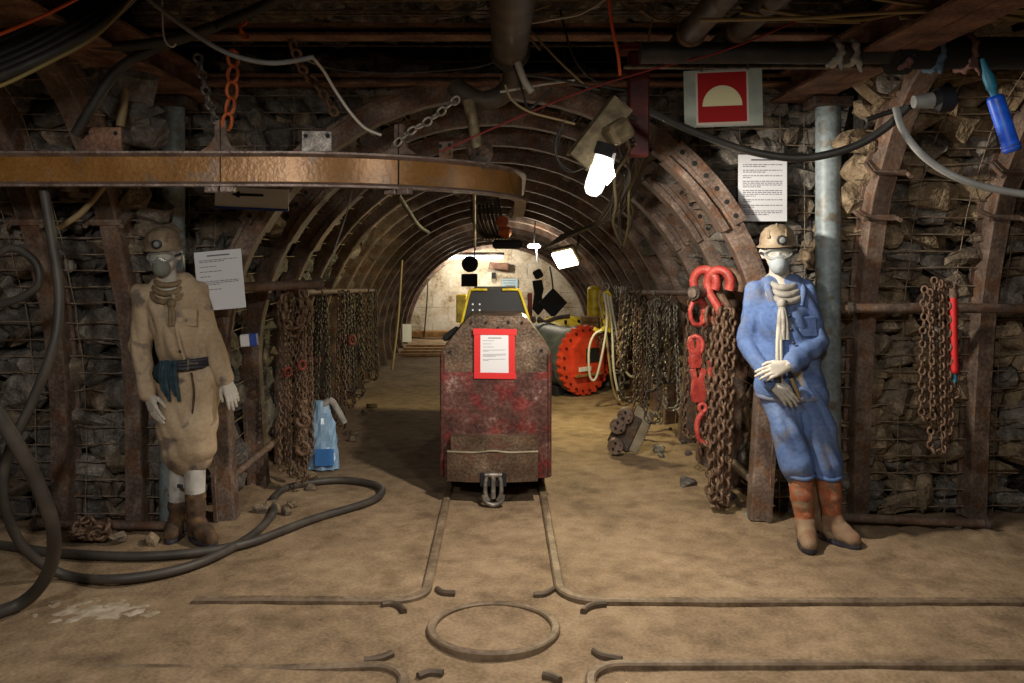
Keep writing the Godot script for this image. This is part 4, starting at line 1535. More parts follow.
	chain("orange_chain", "orange painted chain links holding up the monorail joint", spline([W(233, 58, 4.14), W(232, 90, 4.13), W(228, 118, 4.12), W(224, 132, 4.11)], 4), 0.1, 0.0095, M.orange, true)
	chain("orange_chain", "short orange chain under the roof near the grey cable", spline([W(246, 14, 4.2), W(240, 28, 4.2), W(246, 38, 4.2)], 4), 0.06, 0.009, M.orange, true)
	chain("slack_chain", "brown chain slanting from the roof beside the plate on the monorail", spline([W(290, 36, 4.42), W(303, 70, 4.6), W(312, 80, 4.7), W(325, 96, 4.7), W(334, 112, 4.75)], 4), 0.08, 0.011, M.chain_rust, true)
	# heap by the wall foot
	var heap := []
	for k in 40:
		heap.append(Vector3(-2.32 + rng.randf_range(-0.11, 0.13), 0.03 + rng.randf() * 0.1 * (1.0 if k % 3 else 0.4), -4.85 + rng.randf_range(-0.06, 0.06)))
	chain("chain_heap", "heap of rusty chain on the floor at the wall foot", spline(heap, 3), 0.075, 0.011, M.chain, true)

# ---------------------------------------------------------------- cables, pipes
func cable(label: String, pts: Array, r: float, mat: Material, called := "cable", group := "", seg := 8, sides := 10) -> void:
	var p := spline(pts, seg)
	var o := p[p.size() / 2]
	var mb := MB.new()
	mb.tube(loc(p, o), r, sides)
	var n := put(called, mb, mat)
	n.position = o
	tag(n, label, "cable" if called == "cable" else called.replace("_", " "), group)

func build_cables() -> void:
	# thick hose lying in a loop on the floor
	var r := 0.024
	var a := [W(44, 190, 4.2), W(52, 240, 4.18), W(59, 290, 4.15), W(55, 340, 4.1), W(33, 400, 4.08), W(8, 455, 4.06), W(4, 500, 4.08), W(22, 545, 4.2)]
	for q in [[62, 574], [120, 579], [190, 566], [245, 540], [272, 515], [274, 498], [290, 487], [335, 480], [372, 484], [382, 492], [366, 503], [310, 520], [240, 545], [150, 556], [60, 553], [0, 545], [-60, 540]]:
		a.append(F(q[0], q[1], r))
	cable("long dusty black hose hanging down the wall and looped on the floor", a, r, M.hose, "hose")
	var b := [W(-70, 330, 3.3), W(-25, 385, 3.35), W(8, 430, 3.42), W(38, 485, 3.55), W(54, 535, 3.7), W(47, 575, 3.85)]
	for q in [[20, 604], [-30, 620]]:
		b.append(F(q[0], q[1], 0.03))
	cable("glossy black hose swinging in from the side and dropping to the floor", b, 0.03, M.hose, "hose")
	cable("brown cable end looped beside the hanging hose", [W(-20, 268, 4.3), W(10, 248, 4.3), W(35, 262, 4.3), W(38, 285, 4.3), W(15, 300, 4.3), W(-20, 308, 4.3)], 0.02, M.hose)
	cable("rusty rod slanting behind the hanging hose", [W(104, 186, 4.6), W(82, 212, 4.6), W(58, 228, 4.6)], 0.017, M.cable_tan, "rod")
	# bundle under the roof over the hose
	var bd := "black cable in the thick bundle slung under the roof"
	for k in 7:
		var dy := k * 7.0
		cable(bd, [W(-40, 92 - dy, 3.4 + 0.03 * k), W(20, 68 - dy, 3.4 + 0.03 * k), W(70, 44 - dy * 1.1, 3.45 + 0.03 * k), W(110, 18 - dy, 3.5 + 0.02 * k), W(150, -22 - dy, 3.5)], 0.021, M.rubber, "cable", "bundle under the roof")
	cable("olive yellow cable edging the black bundle under the roof", [W(-30, 96, 3.35), W(5, 84, 3.35), W(50, 62, 3.37), W(90, 40, 3.4), W(118, 14, 3.45), W(138, -10, 3.5)], 0.008, M.cable_olive)
	cable("orange cable crossing the roof above the black bundle", [W(-20, 42, 3.3), W(20, 26, 3.3), W(55, 10, 3.3), W(90, -8, 3.3)], 0.007, M.cable_orange)
	cable("thick black hose arching from the roof down to the monorail", [W(290, -8, 3.9), W(250, 12, 3.95), W(200, 32, 4.0), W(150, 50, 4.0), W(116, 72, 4.0), W(90, 110, 4.02), W(76, 134, 4.05)], 0.026, M.rubber, "hose")
	cable("black hose stub lying along the girder under the roof", [W(84, 42, 3.9), W(120, 46, 3.9), W(170, 40, 3.92), W(215, 26, 3.95)], 0.024, M.rubber, "hose")
	cable("brown pipe hanging behind the arching hose", [W(126, 60, 4.4), W(124, 100, 4.4), W(120, 126, 4.4)], 0.022, M.cable_tan, "rod")
	cable("grey cable sagging under the roof girders", [W(140, -8, 3.6), W(165, 12, 3.6), W(195, 34, 3.62), W(230, 54, 3.65), W(272, 63, 3.68), W(314, 57, 3.7)], 0.011, M.cable_grey)
	cable("white cable hanging slack over the monorail", [W(312, 57, 3.7), W(323, 70, 3.85), W(335, 90, 3.92), W(350, 112, 3.95), W(365, 128, 4.0), W(381, 135, 4.05)], 0.007, M.cable_pale)
	cable("thin white hook wire hanging from the roof", [W(162, -4, 3.7), W(163, 30, 3.7), W(166, 42, 3.7), W(172, 47, 3.7), W(176, 44, 3.7)], 0.004, M.cable_pale, "wire_hook")
	cable("thin black cable stretched along the crossbeam", [W(300, 57, 3.75), W(330, 68, 4.2), W(390, 73, 4.4), W(470, 68, 4.45), W(498, 60, 4.4)], 0.005, M.rubber)
	cable("thin red rope running across the roof to the maroon post", [W(440, 152, 4.3), W(512, 120, 4.25), W(580, 92, 4.2), W(650, 70, 4.1), W(720, 52, 3.9), W(800, 20, 3.7)], 0.0045, M.rope_red, "rope")
	cable("orange cable dropping from the roof beside the main lamp", [W(608, -8, 3.8), W(612, 25, 3.85), W(618, 55, 3.9), W(620, 75, 3.95)], 0.008, M.cable_orange)
	# tangle round the duct end and the lamp
	var tang := [
		[[505, 85], [512, 100], [530, 112], [560, 120], [575, 124]], [[515, 55], [524, 80], [532, 92]], [[512, 60], [522, 90], [529, 108], [545, 95], [552, 88]],
		[[530, 30], [560, 62], [590, 90]], [[545, 20], [580, 14], [610, -4]], [[528, 75], [570, 82], [600, 90]], [[540, 50], [520, 20], [550, 5]], [[500, 92], [540, 85], [575, 80]],
		[[566, 118], [556, 140], [558, 160], [572, 172]], [[660, -5], [650, 30], [648, 52]], [[520, 25], [560, 18], [600, 6]], [[560, 10], [575, 60], [600, 84], [625, 90]], [[640, 10], [662, 20], [690, 6]]]
	for k in tang.size():
		var pts := []
		for q in tang[k]:
			pts.append(W(q[0], q[1], 4.2 + 0.05 * (k % 4)))
		cable("thin loose cable in the tangle round the duct end", pts, 0.006 if k != 1 else 0.018, [M.cable_tan, M.cable_pale, M.rubber][k % 3], "cable", "tangle round the duct end")
	# right of the lamp
	for k in 7:
		var pts := [W(618 + k * 3, 120 + k * 4, 4.5)]
		for j in 5:
			pts.append(W(622 + k * 2.5 - j * 2.0 + rng.randf_range(-8, 8), 150 + j * 24 + rng.randf_range(-6, 6), 4.6 + j * 0.35 + k * 0.05))
		cable("loose flex hanging down from the main lamp", pts, rng.randf_range(0.005, 0.009), M.rubber if k % 3 else M.cable_olive_dark, "cable", "flexes below the main lamp")
	cable("thin black flex looping beside the main lamp", [W(576, 118, 4.4), W(560, 136, 4.42), W(557, 158, 4.42), W(568, 172, 4.42), W(584, 168, 4.42)], 0.004, M.rubber)
	for k in 6:
		var e := k * 5.0
		cable("dark cable swept along the tunnel crown towards the flood lamp", [W(650 - e, 150 + e, 5.2 + 0.1 * k), W(634 - e, 190 + e * 0.6, 5.9 + 0.1 * k), W(618 - e, 215 + e * 0.4, 6.6 + 0.1 * k), W(590 - e, 226 + e * 0.5, 7.4), W(560 - e * 0.6, 236 + e * 0.5, 8.4)], 0.012, [M.rubber, M.cable_olive_dark, M.duct][k % 3], "cable", "cables along the tunnel crown")
	# hoses on the gallery side
	cable("black hose swagged across below the red sign", [W(652, 112, 4.2), W(690, 130, 4.1), W(745, 150, 4.0), W(800, 158, 3.95), W(850, 148, 3.9), W(885, 128, 3.85), W(908, 106, 3.8)], 0.019, M.rubber, "hose")
	cable("grey cable drooping from the plug past the blue canister", [W(896, 108, 3.75), W(904, 132, 3.7), W(928, 160, 3.65), W(968, 182, 3.6), W(1024, 194, 3.55), W(1080, 196, 3.5)], 0.016, M.cable_grey)
	cable("short black cable end clipped over the plug", [W(866, 120, 3.9), W(890, 112, 3.9), W(915, 106, 3.88)], 0.012, M.rubber)
	var olive := [[[700, 20], [800, 18], [900, 12], [1040, 10]], [[760, 8], [850, 20], [940, 8], [1040, 22]], [[860, -4], [930, 6], [1040, 14]], [[740, 12], [800, 20], [860, 22]], [[900, 18], [960, 12], [1040, 4]]]
	for k in olive.size():
		var pts := []
		for q in olive[k]:
			pts.append(W(q[0], q[1], 3.4 + 0.04 * k))
		cable("olive cable strung along the roof above the big pipe", pts, 0.008, M.cable_olive if k % 2 else M.cable_tan, "cable", "olive cables above the big pipe")
	# pale hoses by the red machine
	var pal := [[[604, 292], [607, 320], [603, 350], [596, 378], [590, 376], [589, 350], [594, 335], [602, 330]], [[607, 294], [612, 330], [614, 370], [620, 400]], [[610, 296], [616, 330], [622, 362], [630, 376], [638, 374]], [[601, 290], [599, 300], [603, 318]], [[606, 330], [609, 360], [614, 392], [622, 404]]]
	for k in pal.size():
		var pts := []
		for q in pal[k]:
			pts.append(W(q[0], q[1], 8.9 + 0.06 * k))
		cable("pale hose looped beside the red machine", pts, 0.013, M.cable_pale if k < 3 else M.cable_tan, "cable", "pale hoses by the red machine")
	cable("black cable drooping among the chains near the red machine", [W(655, 318, 7.4), W(662, 350, 7.4), W(658, 385, 7.4), W(648, 392, 7.4)], 0.014, M.rubber)
	cable("white thin wire standing among the dark chains", [W(402, 260, 9.0), W(398, 320, 9.0), W(392, 370, 9.0)], 0.012, M.cable_tan, "rod")
	cable("thin rod hanging down the white end wall", [W(428, 272, 15.9), W(427, 300, 15.9), W(424, 338, 15.9)], 0.012, M.rubber, "rod")
	cable("wire running up the tunnel arch below the monorail", [W(352, 190, 5.0), W(344, 222, 5.2), W(330, 262, 5.4)], 0.004, M.cable_grey)
	cable("brace bar slanting under the monorail bend", [W(398, 194, 5.2), W(408, 210, 5.8), W(418, 225, 6.4), W(428, 232, 7.0)], 0.016, M.arch_dark, "brace_bar")
	# pipes
	duct()
	for q in [[0.865, 2.64, "yellowish pipe under the roof beside the maroon post"], [1.09, 2.66, "yellowish pipe under the roof above the red sign"]]:
		var t := thing("roof_pipe", q[2], "pipe", Vector3(q[0], q[1], -2.6))
		var mb := MB.new()
		mb.lathe(PackedVector2Array([Vector2(0, 0), Vector2(0.05, 0), Vector2(0.056, 0.02), Vector2(0.056, 3.6), Vector2(0, 3.6)]), 16, Transform3D(Basis(Vector3.RIGHT, Vector3(0, 0, 1), Vector3(0, -1, 0)), Vector3(0, 0, -1.8)), false)
		put("pipe", mb, M.duct, t)
		var bd2 := MB.new()
		bd2.lathe(PackedVector2Array([Vector2(0.057, -0.02), Vector2(0.068, -0.012), Vector2(0.068, 0.012), Vector2(0.057, 0.02)]), 16, Transform3D(Basis(Vector3.RIGHT, Vector3(0, 0, 1), Vector3(0, -1, 0)), Vector3(0, 0, -1.3)), false)
		put("band", bd2, M.arch_dark, t)
	var bp := thing("big_pipe", "big dark pipe along the roof with a flange and rags tied on", "pipe", Vector3(1.2, 2.57, -4.02))
	var pm := MB.new()
	var side := Basis(Vector3(0, 1, 0), Vector3(1, 0, 0), Vector3(0, 0, -1))
	pm.lathe(PackedVector2Array([Vector2(0, -0.55), Vector2(0.05, -0.55), Vector2(0.05, 3.0), Vector2(0, 3.0)]), 18, Transform3D(side, Vector3.ZERO), false)
	put("pipe", pm, M.rubber, bp)
	var pf := MB.new()
	pf.lathe(PackedVector2Array([Vector2(0.05, 0.62), Vector2(0.1, 0.62), Vector2(0.1, 0.7), Vector2(0.05, 0.7)]), 18, Transform3D(side, Vector3.ZERO), false)
	pf.lathe(PackedVector2Array([Vector2(0.05, 0.7), Vector2(0.075, 0.7), Vector2(0.075, 3.0), Vector2(0.05, 3.0)]), 18, Transform3D(side, Vector3.ZERO), false)
	put("flange", pf, M.black_soft, bp)
	var k_rag := 3
	for q in [[835, 62, M.cloth_scarf], [851, 44, M.cloth_scarf], [903, 62, M.cloth_pink], [934, 72, M.cloth_sky], [966, 72, M.cloth_pink]]:
		var mb := MB.new()
		var cx: float = (q[0] - VX) * 4.0 / FOC
		var big := 0.083 if cx > 1.8 else 0.058
		var bones := []
		for k in 10:
			var a0 := TAU * k / 10.0
			var a1 := TAU * (k + 1) / 10.0
			bones.append([Vector3(cx + sin(a0) * 0.014, 2.57 + cos(a0) * big, -4.02 + sin(a0) * big), Vector3(cx + sin(a1) * 0.014, 2.57 + cos(a1) * big, -4.02 + sin(a1) * big), 0.013, 0.013, 0.008])
		for k in 2:
			var st := Vector3(cx + 0.01 * k, 2.57 - big * 0.6, -4.02 + big * 0.85)
			bones.append([st, st + Vector3(rng.randf_range(-0.07, 0.03), rng.randf_range(-0.07, -0.03), 0.02), 0.014, 0.009, 0.012])
		mb = field_mesh(bones, 0.008, folds(k_rag, 0.006, 20.0, 20.0))
		k_rag += 1
		var n := put("tied_rag", mb, q[2])
		tag(n, "knotted rag tied round the big dark roof pipe", "rag", "rags tied on the big pipe")
	# clamp bar that carries the sign
	var bar := MB.new()
	bar.cyl(Vector3(-0.6, 0, 0), Vector3(0.85, 0, 0), 0.011, 10)
	var bn := put("sign_rail", bar, M.steel)
	bn.position = W(745, 67, 4.25)
	tag(bn, "thin steel rail the red rescue sign hangs from", "rail")

func duct() -> void:
	var t := thing("air_duct", "fat dark air duct under the roof ending in a bent hose", "duct", Vector3(0.045, 2.66, -3.4))
	var mb := MB.new()
	mb.lathe(PackedVector2Array([Vector2(0.09, -1.4), Vector2(0.095, 0.0), Vector2(0.09, 1.0), Vector2(0.08, 1.1), Vector2(0.0, 1.1)]), 20, Transform3D(Basis(Vector3.RIGHT, Vector3(0, 0, -1), Vector3(0, 1, 0)), Vector3.ZERO))
	put("tube", mb, M.duct, t)
	var rb := MB.new()
	rb.lathe(PackedVector2Array([Vector2(0.092, 0.92), Vector2(0.104, 0.93), Vector2(0.104, 0.96), Vector2(0.092, 0.97)]), 20, Transform3D(Basis(Vector3.RIGHT, Vector3(0, 0, -1), Vector3(0, 1, 0)), Vector3.ZERO), false)
	put("band", rb, M.rubber, t)
	var el := MB.new()
	el.tube(loc(spline([W(512, 62, 4.5), W(512, 82, 4.58), W(500, 96, 4.62), W(480, 101, 4.64), W(462, 92, 4.66), W(455, 86, 4.68)], 6), t.position), 0.055, 12)
	put("elbow_hose", el, M.duct, t)

# ---------------------------------------------------------------- lamps
func build_lamps() -> void:
	# main lamp: dirty sheet metal fitting with a bare bright tube below it
	var p := W(597, 176, 4.4)
	var t := thing("tunnel_lamp", "bright bare lamp on a dirty tilted metal fitting at the tunnel mouth", "lamp", p)
	var hs := MB.new()
	var a := W(622, 104, 4.45) - p
	var b := W(578, 162, 4.4) - p
	var bs := facing(b - a, Vector3(0.3, 0.2, 1))
	hs.sweep([Transform3D(bs, a), Transform3D(bs, b)], PackedVector2Array([Vector2(-0.07, -0.03), Vector2(-0.055, -0.03), Vector2(-0.05, 0.01), Vector2(0.05, 0.01), Vector2(0.055, -0.03), Vector2(0.07, -0.03), Vector2(0.06, 0.03), Vector2(-0.06, 0.03)]))
	put("housing", hs, M.lamp_metal, t)
	var bl := MB.new()
	bl.box(Transform3D(facing(W(608, 140, 4.36) - W(626, 128, 4.4), Vector3.UP), W(618, 132, 4.38) - p), Vector3(0.12, 0.11, 0.13), 0.02)
	put("ballast_box", bl, M.lamp_metal, t)
	var arm := MB.new()
	arm.cyl(W(622, 112, 4.46) - p, W(637, 120, 4.63) - p, 0.014, 8)
	put("bracket_arm", arm, M.arch_dark, t)
	var sk := MB.new()
	sk.cyl(W(606, 144, 4.4) - p, W(602, 156, 4.4) - p, 0.05, 14)
	put("socket", sk, M.black_soft, t)
	var tb := MB.new()
	var top := W(604, 157, 4.4) - p
	var low := W(591, 196, 4.4) - p
	var ax := (top - low).normalized()
	tb.lathe(PackedVector2Array([Vector2(0, 0), Vector2(0.028, 0.006), Vector2(0.045, 0.03), Vector2(0.05, 0.06), Vector2(0.05, top.distance_to(low)), Vector2(0, top.distance_to(low) + 0.004)]), 18, Transform3D(Basis(ax.cross(Vector3.BACK).normalized(), ax, ax.cross(Vector3.BACK).normalized().cross(ax)), low))
	put("bulb", tb, glow(Color(1.0, 0.97, 0.92), 2.5), t)
	var rf := MB.new()
	rf.prism(PackedVector2Array([Vector2(-0.03, 0.09), Vector2(0.05, 0.1), Vector2(0.035, 0.03), Vector2(0.045, -0.02), Vector2(0.0, -0.07), Vector2(-0.01, -0.02)]), 0.006, Transform3D(Basis.from_euler(Vector3(0, 0.3, 0)), W(607, 172, 4.46) - p))
	put("reflector", rf, M.white, t)
	# the fitting shades the lamp towards the roof and the monorail bend
	spot((top + low) * 0.5 + p, Vector3(0.44, -1.0, -0.08), Color(1.0, 0.95, 0.88), L_MAIN, 0.05, 88.0, 0.3)
	# flood lamp down the tunnel
	var p2 := W(565, 259, 8.2)
	var t2 := thing("tunnel_lamp", "square flood lamp hanging on the tunnel side above the red machine", "lamp", p2)
	var dir := Vector3(-0.35, -0.55, 0.75).normalized()
	var fb := facing(dir).rotated(dir, 0.25)
	var h2 := MB.new()
	h2.box(Transform3D(fb, -dir * 0.05), Vector3(0.24, 0.2, 0.08), 0.015)
	put("housing", h2, M.lamp_metal, t2)
	var g2 := MB.new()
	g2.box(Transform3D(fb, dir * 0.0), Vector3(0.22, 0.18, 0.03), 0.01)
	put("glowing_panel", g2, glow(Color(1.0, 0.95, 0.82), 9.0), t2)
	var br := MB.new()
	br.tube(spline([Vector3(0.1, 0.06, -0.1), Vector3(0.14, 0.2, -0.1), Vector3(0.08, 0.38, -0.1)], 5), 0.012, 8)
	put("bracket", br, M.arch_dark, t2)
	spot(p2 + dir * 0.07, Vector3(-0.5, -0.85, 0.12), Color(1.0, 0.93, 0.7), L_FLOOD, 0.08, 88.0, 0.25)
	# small lamp farther in
	var p3 := W(534, 246, 11.5)
	var t3 := thing("tunnel_lamp", "small white lamp on a pale rod before the white wall", "lamp", p3)
	var s3 := MB.new()
	s3.lathe(PackedVector2Array([Vector2(0, -0.03), Vector2(0.08, -0.025), Vector2(0.09, 0.0), Vector2(0.06, 0.03), Vector2(0, 0.035)]), 16, Transform3D())
	put("bulb", s3, glow(Color(1, 0.98, 0.95), 9.0), t3)
	var r3 := MB.new()
	r3.cyl(Vector3(0.03, -0.02, 0), Vector3(0.05, -0.22, 0), 0.014, 8)
	put("rod", r3, M.white, t3)
	var r4 := MB.new()
	r4.cyl(Vector3(0.0, 0.03, 0), Vector3(0.02, 0.4, 0), 0.008, 8)
	put("hanger", r4, M.rubber, t3)
	lamp_light(p3 + Vector3(0, 0.0, 0.0), Color(1, 0.93, 0.82), L_SMALL, 0.05)
	# fluorescent tube over the end wall
	var p4 := W(475, 257, 15.5)
	var t4 := thing("fluorescent_tube", "glowing fluorescent tube hung before the white end wall", "lamp", p4)
	var f4 := MB.new()
	f4.cyl(Vector3(-0.5, 0, 0), Vector3(0.5, 0, 0), 0.03, 12)
	put("glass_tube", f4, glow(Color(0.96, 0.98, 1.0), 7.0), t4)
	var c4 := MB.new()
	c4.box(Transform3D(Basis(), Vector3(0, 0.06, -0.01)), Vector3(1.06, 0.05, 0.07), 0.01)
	put("batten", c4, M.arch_dark, t4)
	for s in [-0.3, 0.3]:
		lamp_light(p4 + Vector3(s, -0.06, 0.02), Color(1.0, 0.95, 0.86), L_TUBE, 0.04)
	# two more lamps of the junction, out of the frame; the monorail mirrors the second
	for q in [[Vector3(1.0, 2.4, -1.9), "junction lamp under the roof on the blue canister side", L_JUNCTION, 0.4], [Vector3(-1.3, 2.33, -1.4), "junction lamp under the roof on the hose side", L_SIDE, 0.3]]:
		var g := thing("junction_lamp", q[1], "lamp", q[0])
		var hm := MB.new()
		hm.box(Transform3D(Basis(), Vector3(0, 0.05, 0)), Vector3(q[3] * 1.4, 0.05, 0.3), 0.01)
		put("housing", hm, M.lamp_metal, g)
		var gm := MB.new()
		gm.cyl(Vector3(-q[3] * 0.5, 0, 0), Vector3(q[3] * 0.5, 0, 0), 0.02, 12)
		put("glass_tube", gm, glow(Color(1.0, 0.98, 0.95), 2.0), g)
		var rod := MB.new()
		rod.cyl(Vector3(0, 0.05, 0), Vector3(0, 2.95 - q[0].y, 0), 0.01, 8)
		put("hanger", rod, M.rubber, g)
		spot(q[0] + Vector3(0, -0.05, 0), Vector3(0, -1.0, -0.2), Color(1.0, 0.97, 0.93), q[2], 0.1, 88.0, 0.25)

# ---------------------------------------------------------------- signs, papers
func build_signs() -> void:
	var s := thing("rescue_sign", "red rescue sign with a pale half disc on a grey plate", "sign", W(723, 98, 4.2))
	var mb := MB.new()
	mb.box(Transform3D(), Vector3(0.375, 0.28, 0.006), 0.001)
	put("plate", mb, M.sign_back, s)
	var fr := MB.new()
	fr.box(Transform3D(Basis(), Vector3(-0.005, 0.0, 0.005)), Vector3(0.252, 0.262, 0.004))
	put("border", fr, M.sign_pale_grey, s)
	var rd := MB.new()
	rd.box(Transform3D(Basis(), Vector3(-0.005, 0.003, 0.008)), Vector3(0.232, 0.242, 0.004))
	put("red_field", rd, M.sign_red, s)
	var hd := MB.new()
	var poly := PackedVector2Array()
	for k in 21:
		var a := PI * k / 20.0
		poly.append(Vector2(cos(a) * 0.095, sin(a) * 0.1))
	hd.prism(poly, 0.003, Transform3D(Basis(), Vector3(-0.005, -0.04, 0.011)))
	put("half_disc", hd, M.sign_pale, s)
	s.rotation = Vector3(0.0, -0.12, 0.02)
	for x in [-0.1, 0.12]:
		var hk := MB.new()
		hk.cyl(Vector3(x, 0.13, 0), Vector3(x, 0.16, 0), 0.008, 8)
		put("hook", hk, M.steel, s)
	var ar := thing("arrow_sign", "white sign with a black arrow and a blue lower edge", "sign", W(252, 199, 4.9))
	var am := MB.new()
	am.box(Transform3D(), Vector3(0.42, 0.125, 0.006), 0.001)
	put("plate", am, M.white, ar)
	var ab := MB.new()
	ab.box(Transform3D(Basis(), Vector3(0, -0.056, 0.0035)), Vector3(0.42, 0.014, 0.003))
	put("blue_edge", ab, M.sign_blue, ar)
	var aa := MB.new()
	aa.prism(PackedVector2Array([Vector2(-0.1, 0.012), Vector2(-0.05, 0.032), Vector2(-0.05, 0.02), Vector2(0.085, 0.02), Vector2(0.085, 0.006), Vector2(-0.05, 0.004), Vector2(-0.05, -0.008)]), 0.003, Transform3D(Basis(), Vector3(-0.02, 0.01, 0.004)))
	put("arrow", aa, M.black_soft, ar)
	ar.rotation.z = -0.045
	for q in [["notice_sheet", 220, 280, 5.02, 0.275, 0.345, 0.09, 2, false, "white printed notice tilted on the wires behind the beige mannequin"], ["notice_sheet", 762.5, 188, 5.3, 0.30, 0.41, 0.0, 3, true, "white printed notice below the red rescue sign"]]:
		var n := thing(q[0], q[9], "notice", W(q[1], q[2], q[3]))
		var bk := MB.new()
		bk.box(Transform3D(), Vector3(q[4], q[5], 0.003))
		put("backing", bk, M.white, n)
		var pg := MB.new()
		pg.quaduv(Vector3(-q[4] / 2, -q[5] / 2, 0.0022), Vector3(q[4] / 2, -q[5] / 2, 0.0022), Vector3(q[4] / 2, q[5] / 2, 0.0022), Vector3(-q[4] / 2, q[5] / 2, 0.0022))
		put("sheet", pg, paper(q[7], q[8]), n)
		n.rotation.z = q[6]
	var sm := thing("small_notice", "small faded sheet low on a tunnel arch by the chains", "notice", W(407, 333, 9.6))
	var sb := MB.new()
	sb.box(Transform3D(), Vector3(0.1, 0.2, 0.004))
	put("sheet", sb, M.white, sm)
	var bl := thing("first_aid_box", "small white and blue box hung beside the beige mannequin's hand", "box", W(249, 340, 5.28))
	var bm := MB.new()
	bm.box(Transform3D(), Vector3(0.1, 0.075, 0.05), 0.006)
	put("case", bm, M.white, bl)
	var bb := MB.new()
	bb.box(Transform3D(Basis(), Vector3(0.03, 0, 0.002)), Vector3(0.045, 0.077, 0.052), 0.004)
	put("blue_lid", bb, M.sign_blue, bl)
	bl.rotation.z = 0.1

# ---------------------------------------------------------------- things standing about
func build_things() -> void:
	# maroon hanger post
	var mp := thing("hanger_post", "dark maroon painted steel hanger above the main lamp", "post", W(638, 105, 4.65))
	var mb := MB.new()
	mb.box(Transform3D(), Vector3(0.11, 0.56, 0.09), 0.008)
	put("box_section", mb, M.maroon, mp)
	var fl := MB.new()
	fl.box(Transform3D(Basis(), Vector3(0, 0.3, 0)), Vector3(0.2, 0.04, 0.16), 0.005)
	put("top_plate", fl, M.maroon, mp)
	# blue canister
	var bc := thing("blue_canister", "bright blue cylinder hanging by a teal neck under the roof", "canister", W(1003, 122, 3.6))
	var ax := (W(994, 92, 3.6) - W(1013, 150, 3.6)).normalized()
	var bas := Basis(ax.cross(Vector3.BACK).normalized(), ax, ax.cross(Vector3.BACK).normalized().cross(ax))
	var cy := MB.new()
	cy.lathe(PackedVector2Array([Vector2(0, -0.13), Vector2(0.033, -0.13), Vector2(0.035, -0.12), Vector2(0.035, 0.1), Vector2(0.028, 0.115), Vector2(0, 0.118)]), 18, Transform3D(bas, Vector3.ZERO))
	put("body", cy, M.blue, bc)
	var nk := MB.new()
	nk.lathe(PackedVector2Array([Vector2(0.014, 0.11), Vector2(0.016, 0.14), Vector2(0.022, 0.15), Vector2(0.024, 0.2), Vector2(0.014, 0.23), Vector2(0.008, 0.28), Vector2(0, 0.28)]), 12, Transform3D(bas, Vector3.ZERO))
	put("neck", nk, M.teal, bc)
	var rg := MB.new()
	for k in 2:
		rg.lathe(PackedVector2Array([Vector2(0.035, -0.108 - k * 0.014), Vector2(0.039, -0.106 - k * 0.014), Vector2(0.039, -0.1 - k * 0.014), Vector2(0.035, -0.098 - k * 0.014)]), 18, Transform3D(bas, Vector3.ZERO))
	put("ring", rg, M.sign_blue, bc)
	# plug
	var pg := thing("cable_plug", "grey and black cable coupling hanging under the big pipe", "plug", W(925, 101, 3.75))
	var side := Basis(Vector3(0, 1, 0), Vector3(1, 0, 0), Vector3(0, 0, -1)).rotated(Vector3.BACK, 0.08)
	var p1 := MB.new()
	p1.lathe(PackedVector2Array([Vector2(0, -0.05), Vector2(0.028, -0.05), Vector2(0.036, 0.03), Vector2(0.03, 0.035), Vector2(0, 0.035)]), 16, Transform3D(side, Vector3.ZERO), false)
	put("sleeve", p1, M.cable_grey, pg)
	var p2 := MB.new()
	p2.lathe(PackedVector2Array([Vector2(0, 0.03), Vector2(0.03, 0.03), Vector2(0.055, 0.05), Vector2(0.055, 0.11), Vector2(0.045, 0.12), Vector2(0, 0.12)]), 16, Transform3D(side, Vector3.ZERO), false)
	put("cap", p2, M.black, pg)
	# red tube on the wall
	var rt := thing("red_tube", "slim bright red tube hanging on the wall by the chains", "tube", W(954, 334, 4.82))
	var r1 := MB.new()
	r1.lathe(PackedVector2Array([Vector2(0, -0.22), Vector2(0.02, -0.22), Vector2(0.021, -0.2), Vector2(0.019, 0.0), Vector2(0.021, 0.2), Vector2(0.02, 0.21), Vector2(0, 0.21)]), 14, Transform3D())
	put("tube", r1, M.tape_red, rt)
	var r2 := MB.new()
	r2.lathe(PackedVector2Array([Vector2(0.02, 0.2), Vector2(0.022, 0.21), Vector2(0.02, 0.25), Vector2(0.008, 0.26), Vector2(0, 0.26)]), 14, Transform3D())
	put("cap", r2, M.arch, rt)
	var r3 := MB.new()
	r3.cyl(Vector3(0, -0.22, 0), Vector3(0, -0.27, 0), 0.01, 8)
	put("tail", r3, M.teal, rt)
	rt.rotation.z = 0.02
	# blue drink-water bag leaning on the arch foot
	var bg := thing("blue_bag", "crumpled blue and clear plastic bag at the foot of the chains", "bag", F(324, 468))
	var bm := MB.new()
	var f := FastNoiseLite.new()
	f.seed = 5
	f.frequency = 9.0
	var rings := []
	for j in 13:
		var y := 0.5 * j / 12.0
		var rr := lerpf(0.125, 0.05, pow(j / 12.0, 1.5))
		var ring := PackedVector3Array()
		for k in 20:
			var a := TAU * k / 20.0
			var w := rr * (1.0 + 0.35 * f.get_noise_3d(cos(a) * 0.3, y, sin(a) * 0.3))
			ring.append(Vector3(cos(a) * w - y * 0.06, y, sin(a) * w * 0.6 - y * 0.1))
		rings.append(ring)
	for j in 12:
		for k in 20:
			var l := (k + 1) % 20
			bm.quad(rings[j][l], rings[j][k], rings[j + 1][k], rings[j + 1][l])
	for k in range(1, 19):
		bm.tri(rings[12][0], rings[12][k + 1], rings[12][k])
	put("sack", bm, M.plastic_pale, bg)
	var lb := MB.new()
	lb.box(Transform3D(Basis.from_euler(Vector3(0.05, 0.1, 0)), Vector3(0.02, 0.1, 0.088)), Vector3(0.14, 0.13, 0.006), 0.002)
	put("label", lb, M.plastic_blue, bg)
	var nk2 := MB.new()
